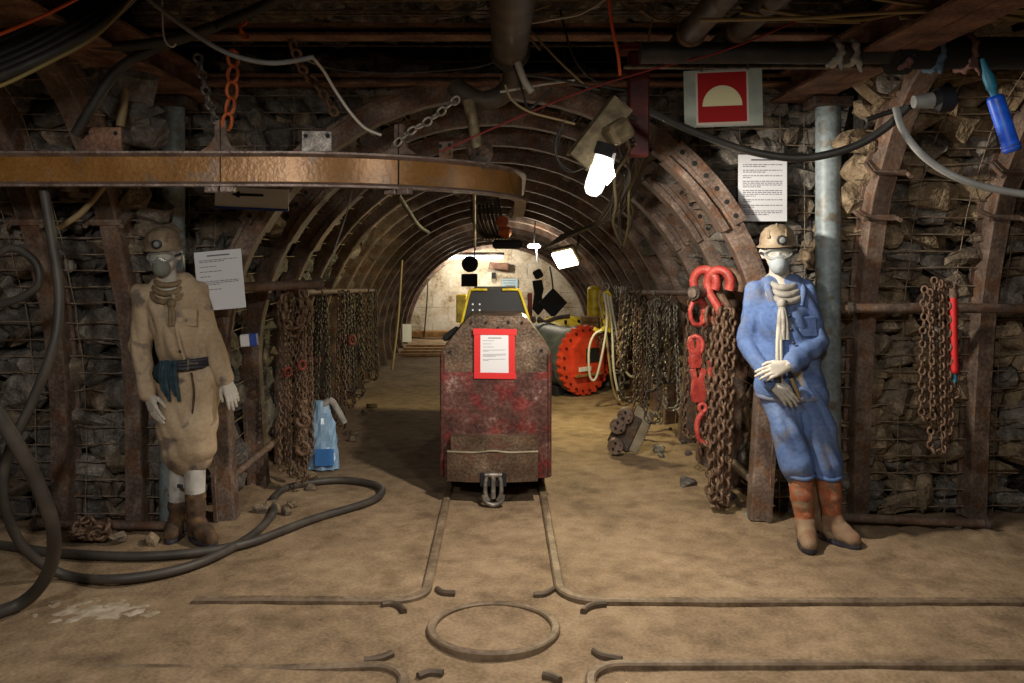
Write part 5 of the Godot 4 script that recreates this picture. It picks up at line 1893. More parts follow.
	nk2.tube(spline([Vector3(-0.02, 0.46, -0.04), Vector3(0.04, 0.5, -0.05), Vector3(0.1, 0.42, -0.05), Vector3(0.15, 0.33, -0.05)], 5), 0.03, 8, false, 0.022)
	put("twisted_neck", nk2, M.cloth_scarf, bg)
	# heavy iron block with rollers
	var hb := thing("roller_block", "heavy iron block with round rollers on the floor below the chains", "block", F(631, 455))
	var tl := Basis.from_euler(Vector3(0, -0.35, -0.42))
	var h1 := MB.new()
	h1.box(Transform3D(tl, Vector3(0.05, 0.2, 0)), Vector3(0.16, 0.36, 0.02), 0.006)
	put("cheek_plate", h1, M.steel_pale, hb)
	var h2 := MB.new()
	h2.box(Transform3D(tl, Vector3(-0.03, 0.19, -0.06)), Vector3(0.2, 0.32, 0.1), 0.02)
	put("core", h2, M.arch_dark, hb)
	for q in [[-0.12, 0.075], [-0.1, 0.24], [-0.04, 0.32]]:
		var h3 := MB.new()
		h3.lathe(PackedVector2Array([Vector2(0, -0.05), Vector2(0.06, -0.05), Vector2(0.066, -0.04), Vector2(0.066, 0.04), Vector2(0.06, 0.05), Vector2(0, 0.05)]), 18, Transform3D(Basis.from_euler(Vector3(PI / 2, 0, 0.3)), Vector3(q[0], q[1], 0.0)), false)
		var rn := put("roller", h3, M.arch, hb)
		for k in 4:
			var a := TAU * k / 4.0 + 0.4
			var bo := MB.new()
			bo.cyl(Vector3(q[0] + cos(a) * 0.035, q[1] + sin(a) * 0.035, 0.045), Vector3(q[0] + cos(a) * 0.035, q[1] + sin(a) * 0.035, 0.062), 0.011, 6)
			put("bolt", bo, M.black_soft, rn)
	build_machine()
	build_end_wall_things()
	# spill of white powder on the dirt
	var sp := MB.new()
	var nz := FastNoiseLite.new()
	nz.seed = 77
	nz.frequency = 7.0
	nz.fractal_octaves = 5
	var at := F(96, 609)
	var grid := []
	for j in 41:
		var row := []
		for i in 61:
			var x := -0.3 + 0.01 * i
			var z := -0.14 + 0.007 * j
			var k := Vector2(x / 0.2, z / 0.09).length() + nz.get_noise_2d(x, z) * 1.6
			row.append(Vector3(x, floor_h(at.x + x, -(at.z + z)) + 0.006 * (1.0 - k), z))
		grid.append(row)
	for j in 40:
		for i in 60:
			sp.quad(grid[j][i], grid[j + 1][i], grid[j + 1][i + 1], grid[j][i + 1])
	var spn := put("powder_spill", sp, M.chalk)
	spn.position = Vector3(at.x, 0, at.z)
	tag(spn, "patch of spilled white powder on the dirt floor by the hose loop", "powder")
	stuff(spn)
	# scattered stones on the floor
	for k in 46:
		var sd := -1 if k % 2 else 1
		var d := rng.randf_range(4.75, 9.5)
		var x := sd * rng.randf_range(1.25, 1.6)
		if d < 5.15:
			x = sd * rng.randf_range(1.95, 2.9)
		var n := put("loose_stone", stone_mesh[k % 14], M.stone[k % 4])
		var sz := rng.randf_range(0.025, 0.07)
		n.transform = Transform3D(Basis.from_euler(Vector3(rng.randf() * 6, rng.randf() * 6, 0)) * Basis.from_scale(Vector3(sz * 1.4, sz, sz * 1.2)), Vector3(x, sz * 0.3 + floor_h(x, d), -d))
		tag(n, "small loose stone lying on the dirt along the wall foot", "stone", "loose stones along the wall foot")

func build_machine() -> void:
	var c := W(584, 360, 9.75)
	var t := thing("red_machine", "grey drum machine with a round notched red front plate", "machine", Vector3(c.x, 0, c.z))
	var ctr := Vector3(0, c.y, 0)
	var nrm := Vector3(0.62, 0, 0.78).normalized()
	var bs := facing(nrm)
	var up := Basis(bs.x, bs.z, -bs.y)                          # lathe axis along the normal
	var pl := MB.new()
	var poly := PackedVector2Array()
	for k in 104:
		var a := TAU * k / 104.0
		var r := 0.4 if k % 4 < 2 else 0.38
		poly.append(Vector2(cos(a) * r, sin(a) * r))
	pl.prism(poly, 0.06, Transform3D(bs, ctr))
	var pln := put("front_plate", pl, M.machine_red, t)
	var inn := MB.new()
	inn.prism(PackedVector2Array([Vector2(-0.2, -0.17), Vector2(0.24, -0.17), Vector2(0.26, 0.2), Vector2(0.2, 0.27), Vector2(-0.1, 0.27), Vector2(-0.22, 0.16)]), 0.05, Transform3D(bs, ctr + nrm * 0.05))
	put("cover", inn, M.machine_red, pln)
	for q in [[0.06, 0.06, 0.2, 0.16, M.black_soft, "vent"], [0.2, 0.13, 0.12, 0.05, M.cable_orange, "orange_tag"], [-0.06, -0.09, 0.18, 0.05, M.white, "white_tag"], [0.0, -0.16, 0.4, 0.03, M.wood, "handle_bar"]]:
		var mb := MB.new()
		mb.box(Transform3D(bs, ctr + bs.x * q[0] + bs.y * q[1] + nrm * 0.08), Vector3(q[2], q[3], 0.02), 0.003)
		put(q[5], mb, q[4], pln)
	for k in 20:
		var a := TAU * (k + 0.5) / 20.0
		var bo := MB.new()
		bo.cyl(ctr + bs.x * cos(a) * 0.345 + bs.y * sin(a) * 0.345 + nrm * 0.03, ctr + bs.x * cos(a) * 0.345 + bs.y * sin(a) * 0.345 + nrm * 0.05, 0.014, 6)
		put("bolt", bo, M.maroon, pln)
	var dr := MB.new()
	dr.lathe(PackedVector2Array([Vector2(0, -1.3), Vector2(0.33, -1.3), Vector2(0.36, -1.24), Vector2(0.36, -0.7), Vector2(0.38, -0.69), Vector2(0.38, -0.62), Vector2(0.36, -0.61), Vector2(0.36, -0.12), Vector2(0.39, -0.1), Vector2(0.39, -0.03), Vector2(0, -0.03)]), 28, Transform3D(Basis(bs.x, nrm, -bs.y), ctr), false)
	put("drum", dr, M.grey_machine, t)
	for k in 2:
		for s in [-1, 1]:
			var ft := MB.new()
			ft.box(Transform3D(bs, nrm * (-0.25 - 0.7 * k) + bs.x * s * 0.22 + Vector3(0, 0.05, 0)), Vector3(0.12, 0.12, 0.2), 0.01)
			put("foot", ft, M.black_soft, t)
	# yellow flange of the unit behind, wooden crate, yellow hoist
	var yl := thing("yellow_flange", "yellow bolted flange of the unit behind the red machine", "machine", W(560, 326, 11.3))
	var yb := MB.new()
	yb.lathe(PackedVector2Array([Vector2(0, -0.05), Vector2(0.42, -0.05), Vector2(0.42, 0.02), Vector2(0.2, 0.1), Vector2(0, 0.12)]), 24, Transform3D(Basis.from_euler(Vector3(0.12, 0, 0.1)), Vector3.ZERO), false)
	put("flange", yb, M.yellow, yl)
	for k in 9:
		var a := TAU * k / 9.0
		var bo := MB.new()
		bo.cyl(Vector3(cos(a) * 0.3, 0.05, sin(a) * 0.3), Vector3(cos(a) * 0.3, 0.1, sin(a) * 0.3), 0.02, 6)
		put("bolt", bo, M.black_soft, yl)
	var yc := MB.new()
	yc.box(Transform3D(Basis(), Vector3(0, -0.37, 0)), Vector3(0.7, 0.62, 0.6), 0.04)
	put("casing", yc, M.grey_machine, yl)
	var cr := thing("wooden_crate", "small pale wooden crate above the red machine", "crate", W(595, 324, 10.6))
	for j in 3:
		var wb := MB.new()
		wb.box(Transform3D(Basis(), Vector3(0, -0.06 + j * 0.062, 0)), Vector3(0.34, 0.056, 0.24), 0.004)
		put("slat", wb, M.wood, cr)
	var cs := MB.new()
	cs.box(Transform3D(Basis(), Vector3(0, -0.42, 0)), Vector3(0.36, 0.66, 0.26), 0.01)
	put("stand", cs, M.grey_machine, cr)
	var ho := thing("yellow_hoist", "yellow lever hoist hanging by the pale hoses", "hoist", W(606, 312, 9.3))
	var h1 := MB.new()
	h1.prism(PackedVector2Array([Vector2(-0.05, -0.2), Vector2(0.02, -0.22), Vector2(0.06, -0.05), Vector2(0.06, 0.18), Vector2(0.02, 0.24), Vector2(-0.04, 0.22), Vector2(-0.06, 0.0)]), 0.1, Transform3D(Basis.from_euler(Vector3(0, 0.2, 0.05)), Vector3.ZERO))
	put("body", h1, M.yellow, ho)
	var h2 := MB.new()
	h2.tube(spline([Vector3(-0.02, -0.16, 0.06), Vector3(-0.08, -0.2, 0.08), Vector3(-0.14, -0.17, 0.08)], 5), 0.025, 8)
	put("lever", h2, M.yellow, ho)
	var h3 := MB.new()
	h3.add(link_mesh(0.12, 0.014))
	put("hook", h3, M.steel, ho).position = Vector3(0, 0.27, 0)
	var yt := thing("yellow_drum_lid", "yellow can standing behind the yellow hoist", "can", W(594, 300, 10.8))
	var y1 := MB.new()
	y1.lathe(PackedVector2Array([Vector2(0, -0.22), Vector2(0.08, -0.22), Vector2(0.085, -0.2), Vector2(0.085, 0.14), Vector2(0.06, 0.17), Vector2(0, 0.18)]), 18, Transform3D(), false)
	put("can", y1, M.yellow, yt)
	# pump wreck by the crate: pale pipework
	cable("pale pipe bent along the top of the yellow flange", [W(538, 318, 10.9), W(545, 322, 10.9), W(556, 318, 10.9), W(570, 316, 10.9)], 0.03, M.arch, "bent_pipe")

func build_end_wall_things() -> void:
	# silhouettes before the white wall
	var sp := thing("round_speaker", "round black horn speaker with a square box under the fluorescent tube", "speaker", W(470, 264, 14.9))
	var m1 := MB.new()
	m1.lathe(PackedVector2Array([Vector2(0, -0.1), Vector2(0.14, -0.1), Vector2(0.145, 0.02), Vector2(0.1, 0.1), Vector2(0, 0.11)]), 20, Transform3D(Basis(Vector3.RIGHT, Vector3(0, 0, 1), Vector3(0, -1, 0)), Vector3.ZERO))
	put("horn", m1, M.black_soft, sp)
	var m2 := MB.new()
	m2.box(Transform3D(Basis(), Vector3(-0.01, -0.28, 0)), Vector3(0.28, 0.22, 0.08), 0.01)
	put("box", m2, M.black_soft, sp)
	var m3 := MB.new()
	m3.cyl(Vector3(0.08, 0.08, 0), Vector3(0.08, 0.75, 0), 0.012, 8)
	put("hanger", m3, M.rubber, sp)
	var ho := thing("orange_hoist", "rusty orange chain hoist hanging from the monorail in the tunnel", "hoist", W(505, 232, 7.6))
	var o1 := MB.new()
	o1.box(Transform3D(Basis.from_euler(Vector3(0, 0.3, 0.1)), Vector3.ZERO), Vector3(0.11, 0.1, 0.1), 0.03)
	put("body", o1, M.orange, ho)
	var o2 := MB.new()
	o2.lathe(PackedVector2Array([Vector2(0, -0.05), Vector2(0.045, -0.05), Vector2(0.05, 0.04), Vector2(0, 0.05)]), 16, Transform3D(Basis.from_euler(Vector3(PI / 2, 0.3, 0)), Vector3(-0.03, 0.09, 0.03)), false)
	put("chain_wheel", o2, M.orange, ho)
	var o3 := MB.new()
	o3.box(Transform3D(Basis(), Vector3(0.02, -0.11, 0.0)), Vector3(0.26, 0.08, 0.1), 0.02)
	put("bottom_block", o3, M.black_soft, ho)
	var o4 := MB.new()
	o4.tube(spline([Vector3(0.03, 0.13, 0), Vector3(0.1, 0.22, 0), Vector3(0.2, 0.3, 0)], 4), 0.03, 8)
	put("arm", o4, M.lamp_metal, ho)
	var dk := thing("cable_trolley", "dark bunch of trolley cables hanging under the monorail", "trolley", W(485, 218, 8.2))
	for k in 8:
		var mb := MB.new()
		var x := -0.1 + k * 0.03
		mb.tube(spline([Vector3(x, 0.26, 0), Vector3(x * 1.3, 0.05, 0.03), Vector3(x * 1.2 + 0.05, -0.12, 0.0), Vector3(x + 0.1, -0.2, 0.02)], 5), 0.016, 6)
		put("loop", mb, M.rubber if k % 3 else M.chain_dark, dk)
	var db := MB.new()
	db.box(Transform3D(Basis(), Vector3(0, 0.2, 0)), Vector3(0.2, 0.14, 0.12), 0.02)
	put("carriage", db, M.arch_dark, dk)
	var rd := MB.new()
	rd.cyl(W(474, 192, 5.4), W(475, 250, 9.5), 0.012, 8)
	var rdn := put("hanging_rod", rd, M.mono_edge)
	tag(rdn, "thin pale rod running back under the monorail bend", "rod")
	var sh := thing("wall_shelf", "brown bracket shelf fixed to the white end wall", "shelf", W(499, 266, 16.2))
	var s1 := MB.new()
	s1.box(Transform3D(Basis.from_euler(Vector3(0, 0, -0.08)), Vector3(0, 0, 0.05)), Vector3(0.36, 0.12, 0.2), 0.01)
	put("board", s1, M.beam, sh)
	var s2 := MB.new()
	s2.box(Transform3D(Basis(), Vector3(-0.1, -0.18, 0.03)), Vector3(0.08, 0.12, 0.08), 0.01)
	put("bracket", s2, M.black_soft, sh)
	var ws := thing("wall_sign", "pale blue lettered board on the white end wall", "sign", W(510, 283, 16.28))
	var w1 := MB.new()
	w1.box(Transform3D(), Vector3(0.3, 0.16, 0.012), 0.003)
	put("board", w1, M.sign_sky, ws)
	for j in 3:
		var w2 := MB.new()
		w2.box(Transform3D(Basis(), Vector3(rng.randf_range(-0.02, 0.02), 0.05 - j * 0.05, 0.008)), Vector3(0.24 - j * 0.03, 0.015, 0.003))
		put("text_line", w2, M.cable_grey, ws)
	# dark tackle hanging from the roof at the far end
	var tk := thing("pulley_block", "black pulley block hanging beside the white wall", "pulley", W(538, 295, 13.5))
	var t1 := MB.new()
	t1.box(Transform3D(Basis.from_euler(Vector3(0, 0, 0.5)), Vector3(0.0, 0.33, 0)), Vector3(0.14, 0.14, 0.08), 0.02)
	put("upper_block", t1, M.black_soft, tk)
	var t2 := MB.new()
	t2.prism(PackedVector2Array([Vector2(-0.09, 0.22), Vector2(0.06, 0.24), Vector2(0.09, 0.1), Vector2(0.06, -0.02), Vector2(0.1, -0.2), Vector2(0.0, -0.32), Vector2(-0.09, -0.22), Vector2(-0.06, 0.02)]), 0.1, Transform3D())
	put("lower_block", t2, M.black_soft, tk)
	var sg := thing("black_diamond_plate", "black square plate hung by one corner beside the pulley", "plate", W(553, 303, 13.2))
	var d1 := MB.new()
	d1.box(Transform3D(Basis.from_euler(Vector3(0, 0.3, PI / 4)), Vector3.ZERO), Vector3(0.33, 0.33, 0.02), 0.003)
	put("plate", d1, M.black_soft, sg)
	var d2 := MB.new()
	d2.tube(spline([Vector3(0, 0.22, 0), Vector3(-0.02, 0.4, 0), Vector3(-0.05, 0.56, 0)], 4), 0.014, 6)
	put("cord", d2, M.rubber, sg)
	var mr := thing("maroon_bar", "upright dark red bar behind the locomotive cab", "bar", W(530, 305, 12.0))
	var b1 := MB.new()
	b1.box(Transform3D(Basis(), Vector3(0, 0, 0)), Vector3(0.06, 0.34, 0.06), 0.01)
	put("upright", b1, M.maroon, mr)
	var b2 := MB.new()
	b2.box(Transform3D(Basis(), Vector3(0, -0.52, 0)), Vector3(0.16, 0.72, 0.12), 0.01)
	put("pedestal", b2, M.arch_dark, mr)
	# boards on the floor at the far end
	for k in 4:
		var wb := MB.new()
		wb.box(Transform3D(Basis.from_euler(Vector3(0, rng.randf_range(-0.05, 0.05), 0)), Vector3.ZERO), Vector3(1.2, 0.035, 0.17), 0.004)
		var n := put("floor_plank", wb, M.wood)
		n.position = Vector3(-1.0, 0.02, -13.4 - k * 0.42)
		tag(n, "wooden plank laid across the floor before the white wall", "plank", "planks before the white wall")
	var sl := MB.new()
	sl.box(Transform3D(), Vector3(1.4, 0.12, 0.16), 0.01)
	var sn := put("timber_sill", sl, M.wood)
	sn.position = Vector3(-1.05, 0.09, -16.0)
	tag(sn, "timber sill beam along the foot of the white wall", "timber")

# ---------------------------------------------------------------- figures
# bones: [from, to, radius, radius, blend]; a smooth union of tapered capsules meshed as surface nets
func field_mesh(bones: Array, cell: float, disp = null, ymin := -10.0) -> MB:
	var lo := Vector3.ONE * 1e6
	var hi := -lo
	for b in bones:
		var r: float = maxf(b[2], b[3]) + cell * 3.0
		for p in [b[0], b[1]]:
			lo = lo.min(p - Vector3(r, r, r))
			hi = hi.max(p + Vector3(r, r, r))
	var nx := int((hi.x - lo.x) / cell) + 2
	var ny := int((hi.y - lo.y) / cell) + 2
	var nz := int((hi.z - lo.z) / cell) + 2
	var f := PackedFloat32Array()
	f.resize(nx * ny * nz)
	f.fill(1.0)
	for b in bones:
		var a: Vector3 = b[0]
		var e: Vector3 = b[1]
		var ra: float = b[2]
		var rb: float = b[3]
		var k: float = b[4]
		var m := maxf(ra, rb) + k + cell * 2.0
		var l := (a.min(e) - Vector3(m, m, m) - lo) / cell
		var h := (a.max(e) + Vector3(m, m, m) - lo) / cell
		var ab := e - a
		var q := ab.length_squared()
		for z in range(maxi(0, int(l.z)), mini(nz, int(h.z) + 1)):
			for y in range(maxi(0, int(l.y)), mini(ny, int(h.y) + 1)):
				var row := (z * ny + y) * nx
				for x in range(maxi(0, int(l.x)), mini(nx, int(h.x) + 1)):
					var p := lo + Vector3(x, y, z) * cell - a
					var t := 0.0 if q == 0.0 else clampf(p.dot(ab) / q, 0.0, 1.0)
					var d := (p - ab * t).length() - (ra + (rb - ra) * t)
					var o := f[row + x]
					var w := k - absf(o - d)
					if w > 0.0:
						f[row + x] = minf(o, d) - w * w * 0.25 / k
					elif d < o:
						f[row + x] = d
	var idx := PackedInt32Array()
	idx.resize(nx * ny * nz)
	idx.fill(-1)
	var V := PackedVector3Array()
	var off := [0, 1, nx, nx + 1, nx * ny, nx * ny + 1, nx * ny + nx, nx * ny + nx + 1]
	var cor := [Vector3(0, 0, 0), Vector3(1, 0, 0), Vector3(0, 1, 0), Vector3(1, 1, 0), Vector3(0, 0, 1), Vector3(1, 0, 1), Vector3(0, 1, 1), Vector3(1, 1, 1)]
	var edges := [[0, 1], [2, 3], [4, 5], [6, 7], [0, 2], [1, 3], [4, 6], [5, 7], [0, 4], [1, 5], [2, 6], [3, 7]]
	var lim := cell * 1.8
	for z in nz - 1:
		for y in ny - 1:
			var row := (z * ny + y) * nx
			for x in nx - 1:
				var i := row + x
				if absf(f[i]) > lim:
					continue
				var inside := 0
				for c in 8:
					if f[i + off[c]] < 0.0:
						inside += 1
				if inside == 0 or inside == 8:
					continue
				var s := Vector3.ZERO
				var n := 0
				for e in edges:
					var fa := f[i + off[e[0]]]
					var fb := f[i + off[e[1]]]
					if (fa < 0.0) != (fb < 0.0):
						s += cor[e[0]].lerp(cor[e[1]], fa / (fa - fb))
						n += 1
				idx[i] = V.size()
				V.append(lo + (Vector3(x, y, z) + s / n) * cell)
	var Q := []
	for z in range(1, nz - 1):
		for y in range(1, ny - 1):
			var row := (z * ny + y) * nx
			for x in range(1, nx - 1):
				var i := row + x
				if absf(f[i]) > lim:
					continue
				var s0 := f[i] < 0.0
				if s0 != (f[i + 1] < 0.0):
					var q := [idx[i], idx[i - nx], idx[i - nx - nx * ny], idx[i - nx * ny]]
					if q.min() >= 0:
						if s0: q.reverse()
						Q.append(q)
				if s0 != (f[i + nx] < 0.0):
					var q := [idx[i], idx[i - nx * ny], idx[i - 1 - nx * ny], idx[i - 1]]
					if q.min() >= 0:
						if s0: q.reverse()
						Q.append(q)
				if s0 != (f[i + nx * ny] < 0.0):
					var q := [idx[i], idx[i - 1], idx[i - 1 - nx], idx[i - nx]]
					if q.min() >= 0:
						if s0: q.reverse()
						Q.append(q)
	var N := smooth_normals(V, Q)
	if disp:
		for i in V.size():
			V[i] += N[i] * disp.call(V[i], N[i])
	for i in V.size():
		if V[i].y < ymin:
			V[i].y = ymin
	if disp or ymin > -9.0:
		N = smooth_normals(V, Q)
	var mb := MB.new()
	for q in Q:
		mb.quadn(V[q[0]], V[q[1]], V[q[2]], V[q[3]], N[q[0]], N[q[1]], N[q[2]], N[q[3]])
	return mb

func smooth_normals(V: PackedVector3Array, Q: Array) -> PackedVector3Array:
	var N := PackedVector3Array()
	N.resize(V.size())
	for q in Q:
		var n := (V[q[2]] - V[q[0]]).cross(V[q[3]] - V[q[1]])
		for k in 4:
			N[q[k]] += n
	for i in N.size():
		N[i] = N[i].normalized()
	return N

func placed(mb: MB, x: Transform3D) -> MB:
	var o := MB.new()
	for p in mb.v:
		o.v.append(x * p)
	for q in mb.n:
		o.n.append((x.basis * q).normalized())
	return o

func hand_bones(w: Vector3, dir: Vector3, palm: Vector3, thumb: Vector3, curl: float, k := 1.0) -> Array:
	dir = dir.normalized()
	palm = (palm - dir * palm.dot(dir)).normalized()
	var s := dir.cross(palm).normalized()
	if s.dot(thumb) < 0.0:
		s = -s
	var out := []
	var off := [0.027, 0.009, -0.010, -0.027]
	var lens := [[0.04, 0.025, 0.02], [0.044, 0.028, 0.021], [0.04, 0.026, 0.02], [0.031, 0.02, 0.017]]
	var know := [0.088, 0.092, 0.087, 0.077]
	for i in 4:
		var a: Vector3 = w + (s * off[i] * 0.55) * k
		var b: Vector3 = w + (dir * know[i] + s * off[i]) * k
		out.append([a, b, 0.0155 * k, 0.012 * k, 0.012])
		var d: Vector3 = (dir + s * off[i] * 2.0).normalized()
		var ang := 0.0
		var p := b
		for j in 3:
			ang += curl * [0.45, 0.6, 0.45][j] * (1.0 + 0.12 * i)
			var dd: Vector3 = d * cos(ang) + palm * sin(ang)
			var e: Vector3 = p + dd * lens[i][j] * k
			out.append([p, e, (0.0098 - 0.0008 * j) * k, (0.0092 - 0.0010 * j) * k, 0.004])
			p = e
	var t0 := w + (dir * 0.022 + s * 0.018 + palm * 0.004) * k
	var t1 := t0 + (dir * 0.034 + s * 0.026 + palm * 0.012) * k
	var t2 := t1 + (dir * 0.03 + s * 0.008 + palm * 0.010) * k
	var t3 := t2 + (dir * 0.025 - s * 0.002 + palm * 0.008) * k
	out.append([t0, t1, 0.015 * k, 0.0115 * k, 0.012])
	out.append([t1, t2, 0.011 * k, 0.0098 * k, 0.004])
	out.append([t2, t3, 0.0098 * k, 0.008 * k, 0.003])
	return out

func head_bones() -> Array:
	return [
		[Vector3(0, 0.045, -0.015), Vector3(0, 0.05, 0.012), 0.082, 0.078, 0.03],
		[Vector3(0, -0.005, 0.015), Vector3(0, -0.062, 0.052), 0.06, 0.03, 0.03],
		[Vector3(-0.034, -0.008, 0.048), Vector3(-0.03, -0.03, 0.045), 0.03, 0.028, 0.025],
		[Vector3(0.034, -0.008, 0.048), Vector3(0.03, -0.03, 0.045), 0.03, 0.028, 0.025],
		[Vector3(-0.036, 0.04, 0.07), Vector3(0.036, 0.04, 0.07), 0.014, 0.014, 0.02],
		[Vector3(0, 0.024, 0.082), Vector3(0, -0.012, 0.103), 0.009, 0.013, 0.01],
		[Vector3(-0.016, -0.036, 0.08), Vector3(0.016, -0.036, 0.08), 0.008, 0.008, 0.006],
		[Vector3(-0.014, -0.047, 0.078), Vector3(0.014, -0.047, 0.078), 0.008, 0.008, 0.006],
		[Vector3(-0.03, 0.02, 0.068), Vector3(-0.03, 0.02, 0.069), 0.013, 0.013, 0.004],
		[Vector3(0.03, 0.02, 0.068), Vector3(0.03, 0.02, 0.069), 0.013, 0.013, 0.004],
		[Vector3(-0.08, 0.0, -0.008), Vector3(-0.086, 0.034, -0.014), 0.011, 0.017, 0.01],
		[Vector3(0.08, 0.0, -0.008), Vector3(0.086, 0.034, -0.014), 0.011, 0.017, 0.01],
		[Vector3(0, -0.03, -0.015), Vector3(0, -0.17, -0.035), 0.052, 0.056, 0.03]]

func folds(sd: int, amp: float, fy: float, fx: float) -> Callable:
	var n1 := FastNoiseLite.new()
	n1.seed = sd
	n1.frequency = 1.0
	n1.fractal_octaves = 1
	return func(p: Vector3, _n: Vector3) -> float:
		var a := n1.get_noise_3d(p.x * fx + p.y * fx * 0.4, p.y * fy, p.z * fx * 0.7)
		return amp * (0.7 - 2.2 * absf(a))

func helmet_on(t: Node3D, hx: Transform3D, lamp_x: float) -> void:
	var mb := MB.new()
	mb.lathe(PackedVector2Array([Vector2(0.098, 0.058), Vector2(0.122, 0.056), Vector2(0.124, 0.062), Vector2(0.106, 0.074), Vector2(0.104, 0.1), Vector2(0.094, 0.135), Vector2(0.07, 0.163), Vector2(0.036, 0.178), Vector2(0, 0.181)]), 28, hx * Transform3D(Basis(), Vector3(0, 0.0, 0.0)), true, 0.93, 1.1)
	var hn := put("helmet", mb, M.helmet, t)
	for x in [-0.045, 0.0, 0.045]:
		var rd := MB.new()
		var pts := []
		for k in 11:
			var a := PI * (0.12 + 0.76 * k / 10.0)
			pts.append(hx * Vector3(x, 0.075 + sin(a) * (0.106 - absf(x) * 0.35), cos(a) * 0.112))
		rd.tube(PackedVector3Array(pts), 0.008, 6)
		put("ridge", rd, M.helmet, hn)
	var lm := MB.new()
	var lx := hx * Transform3D(Basis(Vector3.RIGHT, Vector3(0, 0, 1), Vector3(0, -1, 0)), Vector3(lamp_x, 0.098, 0.12))
	lm.lathe(PackedVector2Array([Vector2(0, -0.03), Vector2(0.018, -0.03), Vector2(0.026, 0.0), Vector2(0.027, 0.016), Vector2(0.02, 0.018), Vector2(0.017, 0.01)]), 18, lx, false)
	var ln := put("cap_lamp", lm, M.black, hn)
	var gl := MB.new()
	gl.lathe(PackedVector2Array([Vector2(0.018, 0.01), Vector2(0.01, 0.014), Vector2(0, 0.016)]), 18, lx)
	put("lens", gl, M.lens, ln)

func goggles_on(t: Node3D, hx: Transform3D, frame: Material, mask: Material, mask_k: float) -> void:
	var gf := MB.new()
	var pts := PackedVector3Array()
	for k in 28:
		var a := TAU * k / 28.0
		var x := cos(a) * 0.07
		var y := 0.021 + sin(a) * 0.03 * (1.0 - 0.35 * exp(-pow(x / 0.014, 2)) * (1.0 if sin(a) < 0 else 0.3))
		pts.append(hx * Vector3(x, y, 0.108 - absf(x) * absf(x) * 8.0))
	gf.tube(pts, 0.007, 7, true)
	var gn := put("goggles", gf, frame, t)
	var gl := MB.new()
	var c := hx * Vector3(0, 0.021, 0.111)
	for k in 28:
		gl.tri(c, pts[k], pts[(k + 1) % 28])
	put("lens", gl, M.glass, gn)
	var st := MB.new()
	for s in [-1, 1]:
		st.tube(spline([hx * Vector3(s * 0.07, 0.021, 0.07), hx * Vector3(s * 0.092, 0.025, 0.02), hx * Vector3(s * 0.085, 0.03, -0.05)], 5), 0.008, 6)
	put("strap", st, M.leather, gn)
	var mk := MB.new()
	mk.lathe(PackedVector2Array([Vector2(0.062, 0), Vector2(0.058, 0.02), Vector2(0.044, 0.045), Vector2(0.024, 0.06), Vector2(0, 0.064)]), 20, hx * Transform3D(Basis(Vector3.RIGHT, Vector3(0, 0, 1), Vector3(0, -1, 0)).rotated(Vector3.RIGHT, 0.25), Vector3(0, -0.036, 0.062)), true, 0.88 * mask_k, 1.0 * mask_k)
	put("breathing_mask", mk, mask, t)

func boot(t: Node3D, called: String, top: Vector3, ankle: Vector3, toe: Vector3, r0: float, mat: Material, sole: Material, dusty: Material) -> void:
	var heel := Vector3(ankle.x, 0.045, ankle.z) - (toe - ankle).normalized() * Vector3(1, 0, 1) * 0.02
	var mid := ankle.lerp(toe, 0.55)
	mid.y = 0.055
	var shaft := [[top, top.lerp(ankle, 0.5), r0, r0 * 0.9, 0.02], [top.lerp(ankle, 0.5), ankle, r0 * 0.9, r0 * 0.76, 0.02]]
	var bn := put(called, field_mesh(shaft, 0.009, folds(7, 0.003, 14.0, 6.0), 0.012), mat, t)
	var foot := [[ankle + (top - ankle) * 0.02, heel, r0 * 0.8, 0.046, 0.02], [ankle, mid, r0 * 0.76, 0.047, 0.03], [mid, Vector3(toe.x, 0.04, toe.z), 0.048, 0.043, 0.02]]
	put("foot", field_mesh(foot, 0.008, folds(8, 0.002, 12.0, 9.0), 0.012), dusty, bn)
	var so := MB.new()
	var d := (Vector3(toe.x, 0, toe.z) - Vector3(heel.x, 0, heel.z))
	var z := d.normalized()
	var x := Vector3.UP.cross(z)
	var poly := PackedVector2Array()
	var l := d.length()
	for k in 18:
		var a := TAU * k / 18.0
		poly.append(Vector2(cos(a) * 0.05, -sin(a) * (l * 0.5 + 0.048)))
	so.prism(poly, 0.022, Transform3D(Basis(x, -z, Vector3.UP), Vector3(heel.x, 0.011, heel.z) + d * 0.5))
	put("sole", so, sole, bn)

